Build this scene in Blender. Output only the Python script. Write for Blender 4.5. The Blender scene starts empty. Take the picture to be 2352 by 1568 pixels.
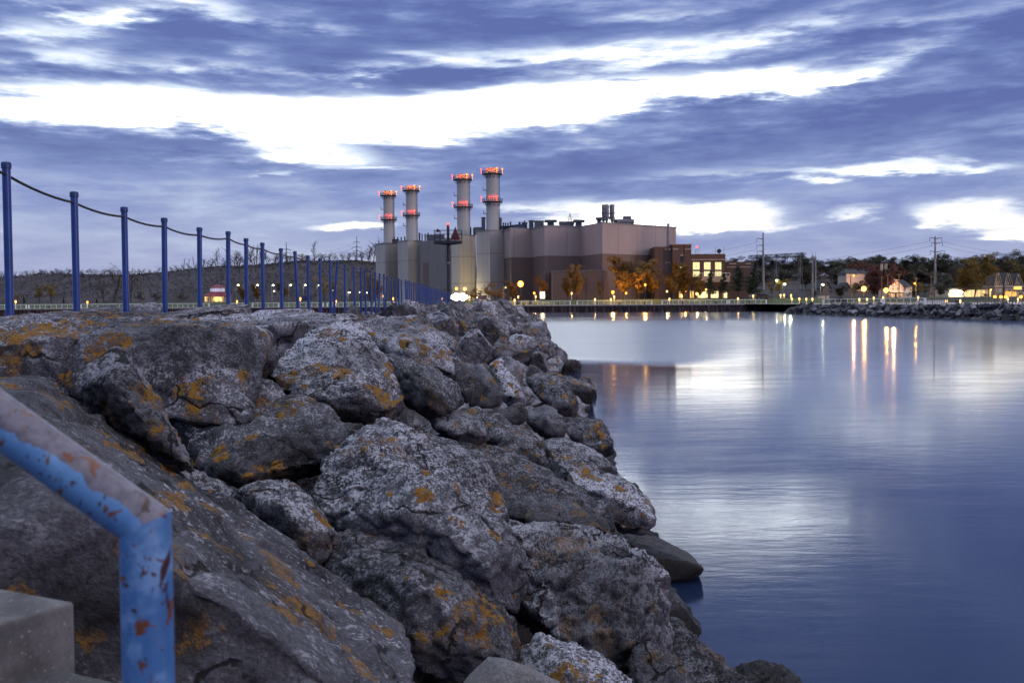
import bpy, bmesh, math, random
from mathutils import Vector, Matrix, Euler, noise
R = random.Random(11)
SC = bpy.context.scene
COL = SC.collection
PI = math.pi
V = Vector

# ------------------------------------------------------------------ camera
FD, CX, CY = 2287.0, 1176.0, 784.0           # focal length and centre of the 2352 x 1568 survey picture
EYE = V((0, 0, 2.6))
CAMROT = (Matrix.Rotation(math.radians(90 - 2.179), 3, 'X') @ Matrix.Rotation(math.radians(-0.4), 3, 'Z'))
cd = bpy.data.cameras.new("camera")
cam = bpy.data.objects.new("camera", cd)
COL.objects.link(cam)
cam.matrix_world = Matrix.Translation(EYE) @ CAMROT.to_4x4()
cd.sensor_width = 36.0
cd.lens = 36.0 * FD / 2352.0
cd.clip_start, cd.clip_end = 0.05, 12000
cd.dof.use_dof = True
cd.dof.focus_distance = 6.5
cd.dof.aperture_fstop = 9.0
SC.camera = cam

def ray(px, py):
    return CAMROT @ V(((px - CX) / FD, (CY - py) / FD, -1.0))
def at(px, py, Y):
    d = ray(px, py)
    return EYE + d * (Y / d.y)
def depth_for(px, py, z):
    d = ray(px, py)
    return (z - EYE.z) / d.z * d.y
def proj(p):
    q = CAMROT.transposed() @ (V(p) - EYE)
    if q.z > -0.01: return None
    return (CX + FD * q.x / -q.z, CY - FD * q.y / -q.z)

def slope(x):
    if x < -11: return max(-1.5, (x + 11) * .6)
    if x < -7.5: return 2.3 * (x + 11) / 3.5
    if x < -2.2: return 2.35
    return 2.35 - 2.35 * (x + 2.2) / 4.05
def hit(px, py, lift=0.0):
    d = ray(px, py)
    f = lambda Y: EYE.z + d.z * Y / d.y - slope(d.x * Y / d.y) - lift
    a = .6
    while a < 300 and f(a) > 0: a *= 1.03
    lo, hi = a / 1.03, a
    for _ in range(24):
        m = (lo + hi) / 2
        if f(m) > 0: lo = m
        else: hi = m
    return hi

# ------------------------------------------------------------------ materials
def mat_new(name):
    m = bpy.data.materials.new(name); m.use_nodes = True
    nt = m.node_tree; nt.nodes.clear()
    return m, G(nt)
class G:
    """small helper round a node tree"""
    def __init__(s, nt): s.nt = nt
    def n(s, t, ins=None, **kw):
        nd = s.nt.nodes.new(t)
        for k, v in kw.items(): setattr(nd, k, v)
        for k, v in (ins or {}).items():
            if hasattr(v, 'bl_rna') and v.bl_rna.identifier.startswith('NodeSocket'):
                s.nt.links.new(v, nd.inputs[k])
            else: nd.inputs[k].default_value = v
        return nd
    def math(s, op, a, b=0.0, c=0.0, clamp=False):
        nd = s.n('ShaderNodeMath', {0: a, 1: b, 2: c}, operation=op); nd.use_clamp = clamp
        return nd.outputs[0]
    def noise(s, vec, scale, detail=4, rough=.55, dist=0):
        return s.n('ShaderNodeTexNoise', {'Vector': vec, 'Scale': scale, 'Detail': detail, 'Roughness': rough, 'Distortion': dist}).outputs[0]
    def ramp(s, fac, a, b, lo=0.0, hi=1.0, smooth=True):
        return s.n('ShaderNodeMapRange', {0: fac, 1: a, 2: b, 3: lo, 4: hi}, interpolation_type='SMOOTHSTEP' if smooth else 'LINEAR').outputs[0]
    def mix(s, f, a, b, mode='MIX'):
        nd = s.n('ShaderNodeMix', {0: f, 6: a, 7: b}, data_type='RGBA', blend_type=mode)
        return nd.outputs[2]
    def vmul(s, vec, c):
        return s.n('ShaderNodeVectorMath', {0: vec, 1: c}, operation='MULTIPLY').outputs[0]
    def pos(s): return s.n('ShaderNodeNewGeometry').outputs['Position']
    def bsdf(s, col, rough=.8, metal=0.0, bump=None, bstr=.5, bdist=.02, ior=1.45):
        p = s.n('ShaderNodeBsdfPrincipled', {'Base Color': col, 'Roughness': rough, 'Metallic': metal, 'IOR': ior})
        if bump is not None:
            b = s.n('ShaderNodeBump', {'Height': bump, 'Strength': bstr, 'Distance': bdist})
            s.nt.links.new(b.outputs[0], p.inputs['Normal'])
        o = s.n('ShaderNodeOutputMaterial', {'Surface': p.outputs[0]})
        return p
def c4(c): return (c[0], c[1], c[2], 1.0)

def plain(name, col, rough=.7, metal=0.0, var=.25, scale=1.5, col2=None):
    m, g = mat_new(name)
    nz = g.noise(g.pos(), scale, 6, .6)
    f = g.ramp(nz, .3, .7)
    lo = c4([x * (1 - var) for x in col]); hi = c4(col2 if col2 else [min(1, x * (1 + var)) for x in col])
    g.bsdf(g.mix(f, lo, hi), rough, metal)
    return m
def emis(name, col, strength):
    m, g = mat_new(name)
    e = g.n('ShaderNodeEmission', {'Color': c4(col), 'Strength': strength})
    g.n('ShaderNodeOutputMaterial', {'Surface': e.outputs[0]})
    return m
def panels(name, col, step, dark=.75, rough=.6, hstep=0, stain=.12, width=.05):
    """wall cladding with vertical (and level) seams that follow the wall in world space"""
    m, g = mat_new(name)
    geo = g.n('ShaderNodeNewGeometry')
    t = g.n('ShaderNodeVectorMath', {0: geo.outputs['True Normal'], 1: (0, 0, 1)}, operation='CROSS_PRODUCT').outputs[0]
    u = g.n('ShaderNodeVectorMath', {0: geo.outputs['Position'], 1: t}, operation='DOT_PRODUCT').outputs['Value']
    fr = g.math('FRACT', g.math('DIVIDE', u, step))
    seam = g.math('LESS_THAN', fr, width)
    fr2 = g.math('FRACT', g.math('DIVIDE', u, step / 7.0))
    rib = g.math('MULTIPLY', g.math('LESS_THAN', fr2, .4), .03)
    if hstep:
        z = g.n('ShaderNodeSeparateXYZ', {0: geo.outputs['Position']}).outputs[2]
        seam = g.math('MAXIMUM', seam, g.math('LESS_THAN', g.math('FRACT', g.math('DIVIDE', z, hstep)), .04))
    st = g.noise(g.vmul(geo.outputs['Position'], (.25, .25, .05)), 1.0, 5, .6)
    val = g.math('ADD', g.math('MULTIPLY', g.math('SUBTRACT', st, .5), stain * 4), 1.0)
    val = g.math('MULTIPLY', val, g.math('SUBTRACT', 1.0, g.math('MULTIPLY', seam, 1 - dark)))
    val = g.math('MULTIPLY', val, g.math('SUBTRACT', 1.0, rib))
    cc = g.n('ShaderNodeVectorMath', {0: tuple(col), 3: val}, operation='SCALE').outputs[0]
    g.bsdf(cc, rough)
    return m

def rock_mat(name, warm=0.0, lichen=1.0, bright=1.0, streak=(1, 1, 1), big=.565, crust_hi=0.0):
    big0 = big
    m, g = mat_new(name)
    geo = g.n('ShaderNodeNewGeometry'); P = geo.outputs['Position']
    oi = g.n('ShaderNodeObjectInfo').outputs['Random']
    P = g.n('ShaderNodeVectorMath', {0: P, 1: g.n('ShaderNodeCombineXYZ', {0: g.math('MULTIPLY', oi, 37.0), 1: g.math('MULTIPLY', oi, 11.0), 2: 0.0}).outputs[0]}, operation='ADD').outputs[0]
    Ps = g.vmul(P, streak)
    n1 = g.noise(P, 2.2, 8, .62)
    n2 = g.math('ADD', g.math('MULTIPLY', g.noise(Ps, 68.0, 8, .75), .64), g.math('MULTIPLY', g.noise(Ps, 12.0, 6, .7), .36))
    n3 = g.noise(Ps, 110.0, 4, .7)
    n4 = g.noise(P, 1.1, 3, .5)
    b = bright * 1.30
    c = g.mix(g.ramp(n1, .34, .66), c4((.042*b, .041*b, .054*b)), c4((.222*b, .220*b, .268*b)))
    c = g.mix(g.ramp(n3, .33, .7), g.mix(.6, c, c4((.03, .028, .032))), c)
    # pale crust lichen in patches, weighted upward to paint the tops as lit
    top_lit = g.ramp(g.n('ShaderNodeSeparateXYZ', {0: geo.outputs['Normal']}).outputs[2], -.05, .75, .22, 1.0)
    crust = g.math('MULTIPLY', g.math('MULTIPLY', g.ramp(g.math('ADD', n2, g.math('SUBTRACT', g.math('MULTIPLY', g.math('SUBTRACT', oi, .5), .05), crust_hi * .35)), .495, .55), g.ramp(n4, .36, .6, .2, 1.0)), top_lit)
    c = g.mix(crust, c, c4((.80*bright, .80*bright, .93*bright)))
    # black grime and pits
    grime = g.math('MULTIPLY', g.ramp(n2, .47, .40), g.ramp(n1, .66, .44))
    c = g.mix(g.math('MULTIPLY', grime, .85), c, c4((.018, .016, .016)))
    # each stone a little lighter or darker than the next
    tone = g.math('ADD', .72, g.math('MULTIPLY', oi, .55))
    c = g.n('ShaderNodeVectorMath', {0: c, 3: tone}, operation='SCALE').outputs[0]
    # orange lichen: round thalli and larger crusts on the upward sides
    nz = g.n('ShaderNodeSeparateXYZ', {0: geo.outputs['Normal']}).outputs[2]
    up = g.ramp(nz, -.15, .5, .25, 1.0)
    wp = g.n('ShaderNodeVectorMath', {0: P, 1: g.n('ShaderNodeVectorMath', {0: g.n('ShaderNodeTexNoise', {'Vector': P, 'Scale': 14.0, 'Detail': 3.0}).outputs[1], 3: .09}, operation='SCALE').outputs[0]}, operation='ADD').outputs[0]
    vo = g.n('ShaderNodeTexVoronoi', {'Vector': wp, 'Scale': 6.5})
    rnd = g.n('ShaderNodeSeparateXYZ', {0: vo.outputs['Color']})
    spot = g.math('LESS_THAN', vo.outputs['Distance'], g.math('MULTIPLY', g.ramp(rnd.outputs[0], .30, 1.0), .40))
    ring = g.ramp(g.noise(P, 45.0, 4, .7), .36, .52)
    big = g.math('MULTIPLY', g.ramp(g.noise(P, 2.6, 6, .65), big0, big0 + .05), g.ramp(g.noise(P, 22.0, 6, .7), .42, .55))
    li = g.math('MULTIPLY', g.math('MAXIMUM', g.math('MULTIPLY', spot, ring), big), g.math('MULTIPLY', up, lichen * 1.1), clamp=True)
    lc = g.mix(g.noise(P, 30.0, 4), c4((.36, .15, .014)), c4((.62, .32, .045)))
    c = g.mix(li, c, lc)
    # long cracks
    cw = g.n('ShaderNodeVectorMath', {0: g.vmul(P, (1, 1, 1.7)), 1: g.n('ShaderNodeVectorMath', {0: g.n('ShaderNodeTexNoise', {'Vector': P, 'Scale': 5.0, 'Detail': 4.0}).outputs[1], 3: .35}, operation='SCALE').outputs[0]}, operation='ADD').outputs[0]
    ve = g.n('ShaderNodeTexVoronoi', {'Vector': cw, 'Scale': 1.25}, feature='DISTANCE_TO_EDGE').outputs['Distance']
    crack = g.math('MULTIPLY', g.ramp(ve, .016, .006), g.ramp(g.noise(P, 3.1, 2), .47, .55))
    c = g.mix(g.math('MULTIPLY', crack, .9), c, c4((.012, .011, .011)))
    # wet, algae-dark band along the waterline
    z = g.n('ShaderNodeSeparateXYZ', {0: geo.outputs['Position']}).outputs[2]
    wet = g.ramp(g.math('ADD', z, g.math('MULTIPLY', g.math('SUBTRACT', n1, .5), .7)), .55, .2)
    c = g.mix(g.math('MULTIPLY', wet, .82), c, c4((.014, .013, .013)))
    rough = g.math('SUBTRACT', .9, g.math('MULTIPLY', wet, .45))
    h = g.math('ADD', g.math('MULTIPLY', n2, .8), g.math('ADD', g.math('MULTIPLY', n3, .35), g.math('SUBTRACT', g.math('MULTIPLY', li, .45), g.math('MULTIPLY', crack, 1.2))))
    if warm: c = g.mix(warm, c, c4((.36, .345, .36)))
    g.bsdf(c, rough, 0, h, 1.0, .09)
    return m

M = {}
M['rock'] = rock_mat('lichened limestone')
M['rock_orange'] = rock_mat('heavily lichened limestone', lichen=1.0, big=.535)
M['rock_slab'] = rock_mat('smooth streaked limestone', lichen=.75, bright=.9, streak=(.6, 1, .9), crust_hi=.13)
M['rock_pale'] = rock_mat('pale fresh limestone', warm=.8, lichen=.0, bright=1.3)
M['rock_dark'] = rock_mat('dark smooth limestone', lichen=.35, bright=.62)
M['rock_pit'] = rock_mat('pitted limestone', lichen=.3, bright=.95, streak=(1, 1, .55))
M['rock_far'] = rock_mat('far shore limestone', lichen=.15, bright=.52)
M['rubble'] = plain('rubble darkened for gap shade', (.03, .028, .028), .95, var=.5, scale=6)  # near black: the shade in the gaps is put into the colour
M['blue_post'] = plain('blue painted steel', (.012, .048, .235), .32, var=.18, scale=5)
M['blue_cap'] = plain('weathered blue cap', (.012, .04, .16), .45, var=.2, scale=20)
M['cable'] = plain('dark steel cable', (.05, .042, .04), .6, .3)
M['white'] = plain('white painted steel', (.82, .82, .84), .5, var=.08)
M['purple'] = plain('dull violet painted steel', (.10, .085, .19), .6, var=.1)
M['steel'] = plain('grey galvanised steel', (.22, .22, .25), .5, .3)
M['steel_dark'] = plain('dark weathered steel', (.035, .033, .042), .6, .2)
M['pole_wood'] = plain('weathered pole wood', (.12, .09, .075), .9)
M['concrete'] = plain('quay concrete', (.34, .32, .31), .9, var=.2, scale=.6)
M['grass'] = plain('mown grass', (.045, .065, .022), .95, var=.4, scale=.3)
M['asphalt'] = plain('asphalt', (.05, .05, .052), .9)
M['clad_pale'] = panels('pale ribbed cladding', (.36, .285, .285), 9.0, dark=.8)
M['clad_brown'] = panels('brown ribbed cladding', (.165, .110, .100), 9.0, dark=.85)
M['tower_conc'] = panels('pale concrete panels', (.45, .40, .385), 3.2, dark=.72, hstep=10.0)
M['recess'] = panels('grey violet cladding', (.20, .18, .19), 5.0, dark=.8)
M['brick'] = panels('dark red brown brick', (.105, .062, .053), 4.0, dark=.92, rough=.9)
M['brick_trim'] = plain('pale stone trim', (.33, .26, .22), .8)
M['roof_unit'] = plain('grey blue roof steel', (.10, .105, .13), .55, .2)
M['shaft'] = panels('stack shell', (.38, .36, .36), 30, dark=1.0, hstep=4.6, width=0)
M['roof_dark'] = plain('dark shingles', (.045, .045, .055), .85, var=.3, scale=4)
M['roof_red'] = plain('red roof', (.17, .022, .04), .6, var=.2)
M['siding'] = plain('cream siding', (.55, .47, .40), .8, var=.08)
M['siding_w'] = plain('white siding', (.6, .58, .56), .8, var=.06)
M['siding_g'] = plain('grey brown shingle wall', (.20, .17, .16), .85, var=.2, scale=3)
M['glass_dark'] = plain('dark window glass', (.01, .01, .014), .1)
M['bark'] = plain('dark bark', (.035, .027, .024), .95)
M['twig'] = plain('bare twigs', (.085, .068, .065), .95, var=.3)
def leafmat(name, a, b, sc=.9):
    m, g = mat_new(name)
    nz = g.ramp(g.noise(g.pos(), sc, 4, .7), .33, .67)
    p = g.bsdf(g.mix(nz, c4(a), c4(b)), .8)
    return m
M['leaf_orange'] = leafmat('orange autumn leaves', (.12, .066, .016), (.31, .165, .032))
M['leaf_gold'] = leafmat('olive gold autumn leaves', (.11, .082, .022), (.26, .18, .04))
M['leaf_red'] = leafmat('dull red autumn leaves', (.07, .018, .014), (.14, .035, .022))
M['leaf_green'] = leafmat('dark conifer needles', (.010, .017, .010), (.030, .045, .022))
M['leaf_dull'] = leafmat('dull olive leaves', (.028, .032, .020), (.075, .070, .040))
M['leaf_brown'] = leafmat('brown thin leaves', (.06, .042, .032), (.12, .085, .06))
M['bulb_orange'] = emis('sodium lamp', (1, .31, .03), 6)
M['bulb_warm'] = emis('warm white lamp', (1, .52, .12), 4.5)
M['bulb_white'] = emis('cool white lamp', (.92, 1, .55), 9)
M['bulb_flood'] = emis('flood lamp', (1, .80, .45), 60)
M['bulb_red'] = emis('red beacon', (1, .07, .03), 4)
M['bulb_amber'] = emis('amber beacon', (1, .22, .02), 4)
M['win_yellow'] = emis('lit yellow window', (1, .86, .40), 1.5)
M['win_warm'] = emis('lit warm window', (1, .62, .16), 1.3)
M['win_cool'] = emis('lit pale window', (.75, .72, 1.0), .55)

# ------------------------------------------------------------------ mesh builder
ORI = {}
class MB:
    def __init__(s): s.v = []; s.f = []
    def add(s, vs, fs):
        o = len(s.v); s.v += [V(p) for p in vs]; s.f += [[i + o for i in f] for f in fs]; return s
    def box(s, c, size, rz=0.0, rx=0.0):
        hx, hy, hz = size[0] / 2, size[1] / 2, size[2] / 2
        m = Matrix.Rotation(rz, 3, 'Z') @ Matrix.Rotation(rx, 3, 'X')
        vs = [V(c) + m @ V((x, y, z)) for z in (-hz, hz) for y in (-hy, hy) for x in (-hx, hx)]
        return s.add(vs, [(0, 2, 3, 1), (4, 5, 7, 6), (0, 1, 5, 4), (2, 6, 7, 3), (0, 4, 6, 2), (1, 3, 7, 5)])
    def tube(s, pts, rad, n=8, cap=True):
        pts = [V(p) for p in pts]
        if not isinstance(rad, (list, tuple)): rad = [rad] * len(pts)
        rings = []
        for i, p in enumerate(pts):
            a = pts[max(0, i - 1)]; b = pts[min(len(pts) - 1, i + 1)]
            d = (b - a).normalized()
            u = d.cross(V((0, 0, 1)))
            if u.length < .05: u = V((1, 0, 0)) - d * d.x
            u.normalize(); w = u.cross(d)
            rings.append([p + (u * math.cos(2 * PI * k / n) + w * math.sin(2 * PI * k / n)) * rad[i] for k in range(n)])
        vs = [q for r in rings for q in r]; fs = []
        for i in range(len(pts) - 1):
            for k in range(n):
                k2 = (k + 1) % n
                fs.append((i * n + k, i * n + k2, (i + 1) * n + k2, (i + 1) * n + k))
        if cap: fs += [tuple(range(n))[::-1], tuple(range((len(pts) - 1) * n, len(pts) * n))]
        return s.add(vs, fs)
    def lathe(s, c, prof, n=24):
        c = V(c); vs = []; fs = []
        for r, z in prof: vs += [c + V((r * math.cos(2 * PI * k / n), r * math.sin(2 * PI * k / n), z)) for k in range(n)]
        for i in range(len(prof) - 1):
            for k in range(n):
                k2 = (k + 1) % n
                fs.append((i * n + k, i * n + k2, (i + 1) * n + k2, (i + 1) * n + k))
        fs += [tuple(range(n))[::-1], tuple(range((len(prof) - 1) * n, len(prof) * n))]
        return s.add(vs, fs)
    def ball(s, c, r, n=10, sz=1.0):
        prof = [(max(.001, r * math.sin(PI * i / 7)), -r * sz * math.cos(PI * i / 7)) for i in range(8)]
        return s.lathe(c, prof, n)
    def prism(s, foot, z0, z1):
        n = len(foot)
        a = sum(foot[i][0] * foot[(i + 1) % n][1] - foot[(i + 1) % n][0] * foot[i][1] for i in range(n))
        if a < 0: foot = foot[::-1]
        vs = [(p[0], p[1], z0) for p in foot] + [(p[0], p[1], z1) for p in foot]
        fs = [(i, (i + 1) % n, n + (i + 1) % n, n + i) for i in range(n)]
        fs += [tuple(range(n))[::-1], tuple(range(n, 2 * n))]
        return s.add(vs, fs)
    def slabv(s, outline, thick, depth_dir):
        """upright outline (list of points) given thickness along depth_dir"""
        n = len(outline); d = V(depth_dir).normalized() * thick
        vs = [V(p) for p in outline] + [V(p) + d for p in outline]
        fs = [tuple(range(n)), tuple(range(n, 2 * n))[::-1]] + [(i, n + i, n + (i + 1) % n, (i + 1) % n) for i in range(n)]
        return s.add(vs, fs)
    def build(s, name, mat, parent=None, origin=None, smooth=False):
        if parent is not None: o0 = ORI[parent.name]
        else: o0 = V(origin) if origin is not None else V((0, 0, 0))
        me = bpy.data.meshes.new(name)
        me.from_pydata([tuple(p - o0) for p in s.v], [], s.f)
        bm = bmesh.new(); bm.from_mesh(me)
        bmesh.ops.recalc_face_normals(bm, faces=bm.faces)
        bm.to_mesh(me); bm.free()
        if smooth:
            for p in me.polygons: p.use_smooth = True
            try: me.set_sharp_from_angle(angle=math.radians(38))
            except Exception: pass
        me.materials.append(mat)
        ob = bpy.data.objects.new(name, me); COL.objects.link(ob)
        if parent is not None: ob.parent = parent
        else: ob.location = o0
        ORI[ob.name] = o0
        return ob

def tag(o, label=None, cat=None, group=None, kind=None):
    if label: o['label'] = label
    if cat: o['category'] = cat
    if group: o['group'] = group
    if kind: o['kind'] = kind
    return o
def thing(name, loc, label, cat, group=None):
    o = bpy.data.objects.new(name, None); COL.objects.link(o)
    o.location = loc; o.empty_display_size = .3; ORI[o.name] = V(loc)
    return tag(o, label, cat, group)
KIDS = {}
def kids(o):
    return [c for c in bpy.data.objects if c.parent == o]
def copy_tree(src, loc, rz=0, scale=1.0, label=None, group=None, tree=None):
    c = src.copy(); COL.objects.link(c); c.location = loc; c.rotation_euler = (0, 0, rz)
    c.scale = (scale,) * 3 if not isinstance(scale, (tuple, list)) else scale
    if label: c['label'] = label
    if group: c['group'] = group
    for k in tree or []:
        d = k[0].copy(); COL.objects.link(d); d.parent = c
        for e in k[1]:
            f = e.copy(); COL.objects.link(f); f.parent = d
    return c
def tree_of(o): return [(k, kids(k)) for k in kids(o)]
def light(name, loc, col, watts, rad=.3, parent=None):
    ld = bpy.data.lights.new(name, 'POINT'); ld.color = col; ld.energy = watts; ld.shadow_soft_size = rad
    o = bpy.data.objects.new(name, ld); COL.objects.link(o)
    if parent is not None: o.parent = parent; o.location = V(loc) - ORI[parent.name]
    else: o.location = loc
    return o
ORANGE, WARM, COOL, RED = (1, .5, .12), (1, .76, .42), (.9, 1, .7), (1, .08, .02)
# ------------------------------------------------------------------ sky and light
W = bpy.data.worlds.new("World"); SC.world = W; W.use_nodes = True
W.node_tree.nodes.clear()
g = G(W.node_tree)
SUN_AZ, SUN_EL = math.radians(62), math.radians(14)      # soft afterglow from the right (clockwise from the view axis)
D = g.n('ShaderNodeTexCoord').outputs['Generated']
sp = g.n('ShaderNodeSeparateXYZ', {0: D})
az = g.math('ARCTAN2', sp.outputs[0], sp.outputs[1])
el = g.math('ARCSINE', sp.outputs[2])
nv = g.vmul(D, (2.6, 2.6, 11.0))
w1 = g.n('ShaderNodeTexNoise', {'Vector': nv, 'Scale': 1.6, 'Detail': 5.0, 'Roughness': .55, 'Distortion': .3}).outputs[0]
w2 = g.n('ShaderNodeTexNoise', {'Vector': g.vmul(D, (5, 5, 25)), 'Scale': 1.5, 'Detail': 6.0, 'Roughness': .58, 'Distortion': .25}).outputs[0]
w3 = g.n('ShaderNodeTexNoise', {'Vector': g.vmul(D, (8, 8, 46)), 'Scale': 2.2, 'Detail': 4.0, 'Roughness': .6}).outputs[0]
U = g.math('ADD', g.math('MULTIPLY', az, 22.87), g.math('MULTIPLY', g.math('SUBTRACT', w2, .5), 1.6))
Vv = g.math('ADD', g.math('MULTIPLY', el, 22.87), g.math('MULTIPLY', g.math('SUBTRACT', w1, .5), .95))
Vv = g.math('ADD', Vv, g.math('MULTIPLY', g.math('SUBTRACT', w2, .5), .85))
Vv = g.math('ADD', Vv, g.math('MULTIPLY', g.math('SUBTRACT', w3, .5), .40))
UV = g.n('ShaderNodeCombineXYZ', {0: U, 1: Vv, 2: 0.0}).outputs[0]
# base cloud deck: lighter towards the horizon, streaky and dark above
base = g.ramp(el, 0.0, .16, .50, .36, smooth=False)
base = g.math('SUBTRACT', base, g.ramp(el, .17, .24, 0, .14))
base = g.math('ADD', base, g.ramp(el, .36, .8, 0, .62))
amp = g.ramp(el, .05, .2, .28, 1.25)
B = g.math('ADD', base, g.math('MULTIPLY', g.math('SUBTRACT', w2, .5), amp))
B = g.math('ADD', B, g.math('MULTIPLY', g.math('SUBTRACT', w3, .5), g.math('MULTIPLY', amp, .7)))
# cloud breaks (bright) and heavy banks (dark): centre, half widths and tilt measured in the sky
BLOBS = [
 (350, 520, 620, 120, .05, 0), (900, 600, 500, 70, .08, 0), (1950, 570, 500, 60, .08, 0),
 (140, 60, 120, 22, .28, .1), (520, 150, 160, 18, .3, .08), (700, 40, 160, 18, .22, 0), (1160, 40, 120, 14, .2, .05), (1500, 30, 220, 16, .2, .08), (1330, 165, 200, 16, .35, .06), (950, 110, 90, 18, .28, 0), (1620, 125, 120, 14, .3, .1), (2080, 110, 130, 14, .25, .15), (2230, 20, 160, 20, .2, .1),
 # long bright break
 (180, 242, 400, 40, .85, 0), (480, 262, 420, 50, .85, 0), (820, 266, 430, 58, .95, 0), (1150, 242, 430, 52, .9, .02), (1430, 213, 420, 42, .8, .05),
 (1700, 195, 300, 36, .6, .10), (1880, 188, 150, 24, .6, .1), (640, 326, 200, 42, .55, -.2), (700, 355, 160, 26, .5, 0), (1280, 120, 330, 40, .40, 0), (1050, 145, 220, 30, .3, 0),
 (1300, 262, 420, 36, .4, .12),
 (40, 150, 190, 34, .55, .22), (240, 165, 180, 24, .3, .15), (590, 112, 60, 20, .3, 0), (310, 34, 100, 20, .55, .1), (420, 8, 150, 34, .6, 0), (200, 14, 120, 18, .4, 0), (820, 152, 120, 20, .5, 0), (60, 80, 70, 18, .28, 0),
 (1430, 108, 190, 22, .45, .1), (1700, 80, 260, 20, .42, .16), (1980, 55, 130, 22, .45, .1), (1820, 150, 230, 22, .45, .15), (2010, 160, 140, 22, .4, .3), (2180, 62, 90, 16, .25, .1),
 # lower breaks
 (1990, 379, 170, 20, .75, 0), (2160, 386, 150, 12, .5, 0), (1500, 490, 260, 34, .8, 0), (1680, 480, 110, 28, .5, 0), (1330, 478, 160, 22, .5, 0), (1620, 510, 220, 14, .5, 0),
 (2230, 478, 120, 18, .5, 0), (2320, 505, 130, 26, .52, -.1), (2300, 538, 80, 12, .4, 0), (1960, 490, 60, 10, .4, 0), (820, 518, 90, 13, .5, 0), (1165, 480, 90, 14, .38, 0),
 (860, 388, 90, 9, .35, 0), (650, 395, 60, 7, .28, 0), (1620, 386, 190, 12, .22, 0), (1180, 410, 250, 18, .12, 0),
 # heavy banks
 (1500, 345, 620, 38, -.26, .10), (2150, 290, 420, 90, -.13, 0), (2330, 150, 130, 170, -.20, 0), (1700, 260, 200, 30, -.15, .1), (120, 330, 250, 36, -.20, -.1), (420, 335, 150, 18, -.18, 0), (400, 385, 420, 20, -.10, 0),
 (560, 80, 330, 50, -.16, 0), (1000, 45, 300, 55, -.16, 0), (1020, 188, 180, 20, -.30, -.03), (1250, 60, 500, 50, -.10, 0), (700, 205, 280, 16, -.20, 0), (180, 205, 280, 14, -.2, 0), (1960, 128, 170, 30, -.14, 0), (1560, 425, 500, 22, -.08, 0),
 (370, 283, 170, 9, -.30, 0), (730, 265, 60, 5, -.4, 0), (920, 272, 110, 7, -.4, 0), (1450, 190, 70, 6, -.35, 0), (1000, 540, 300, 20, -.05, 0), (1760, 560, 500, 26, -.08, 0),
]
tilt = {}
BR = g.math('ADD', 0.0, 0.0)
for (bx, by, rx, ry, am, tl) in BLOBS:
    d = ray(bx, by).normalized()
    u0 = math.atan2(d.x, d.y) * 22.87; v0 = math.asin(d.z) * 22.87
    if tl not in tilt:
        tilt[tl] = UV if tl == 0 else g.n('ShaderNodeCombineXYZ', {0: U, 1: g.math('SUBTRACT', Vv, g.math('MULTIPLY', U, tl)), 2: 0.0}).outputs[0]
    v0 -= tl * u0
    sx, sy = 100.0 / (rx * 1.15), 100.0 / (ry * 1.12)
    q = g.n('ShaderNodeVectorMath', {0: tilt[tl], 1: (sx, sy, 0), 2: (-u0 * sx, -v0 * sy, 0)}, operation='MULTIPLY_ADD').outputs[0]
    ln = g.n('ShaderNodeVectorMath', {0: q}, operation='LENGTH').outputs['Value']
    bl_ = g.ramp(ln, 1.2, .2, 0, am)
    if am > 0: BR = g.math('ADD', BR, bl_)
    else: B = g.math('ADD', B, bl_)
streak = g.math('ADD', g.math('MULTIPLY', g.ramp(w2, .36, .62, 0, 1), .55), g.math('MULTIPLY', g.ramp(w3, .36, .64, 0, 1), .45))
B = g.math('ADD', B, g.math('MULTIPLY', BR, g.math('ADD', .50, g.math('MULTIPLY', streak, .72))))
rp = g.n('ShaderNodeValToRGB', {0: g.math('MULTIPLY', B, .8)})
cr = rp.color_ramp
stops = [(0.0, (.082, .115, .35)), (.17, (.125, .176, .425)), (.30, (.20, .262, .53)), (.42, (.33, .40, .63)), (.55, (.54, .63, .83)), (.77, (.94, .99, 1.06)), (1.0, (1.02, 1.09, 1.14))]
cr.elements[0].position, cr.elements[0].color = stops[0][0], c4(stops[0][1])
cr.elements[1].position, cr.elements[1].color = stops[-1][0], c4(stops[-1][1])
for p_, c_ in stops[1:-1]:
    e_ = cr.elements.new(p_); e_.color = c4(c_)
lowwarm = g.math('MULTIPLY', g.ramp(el, .13, .03), g.ramp(B, .55, .95))
skc = g.mix(g.math('MULTIPLY', lowwarm, .8), rp.outputs[0], c4((1.16, 1.02, .82)))
lav = g.ramp(el, .11, .0, 0, .45)
skc = g.mix(g.math('MULTIPLY', lav, g.ramp(B, .8, .5)), skc, c4((.34, .35, .525)))
below = g.ramp(sp.outputs[2], -.02, -.12)
skc = g.mix(below, skc, c4((.08, .09, .14)))
st_ = g.math('ADD', .95, g.math('MULTIPLY', g.ramp(B, .85, 1.3, 0, 2.5), g.ramp(el, .105, .15, .5, 1.0)))
bg1 = g.n('ShaderNodeBackground', {0: skc, 1: st_})
sky = g.n('ShaderNodeTexSky', sky_type='NISHITA')
sky.sun_disc = False; sky.sun_elevation = SUN_EL; sky.sun_rotation = SUN_AZ; sky.air_density = 1.5; sky.dust_density = 2.0
bg2 = g.n('ShaderNodeBackground', {0: sky.outputs[0], 1: .012})
sh = g.n('ShaderNodeAddShader', {0: bg1.outputs[0], 1: bg2.outputs[0]})
g.n('ShaderNodeOutputWorld', {'Surface': sh.outputs[0]})
sl = bpy.data.lights.new("sun", 'SUN'); sl.energy = .6; sl.angle = math.radians(24); sl.color = (1, .78, .74)
so = bpy.data.objects.new("sun", sl); COL.objects.link(so)
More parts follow.
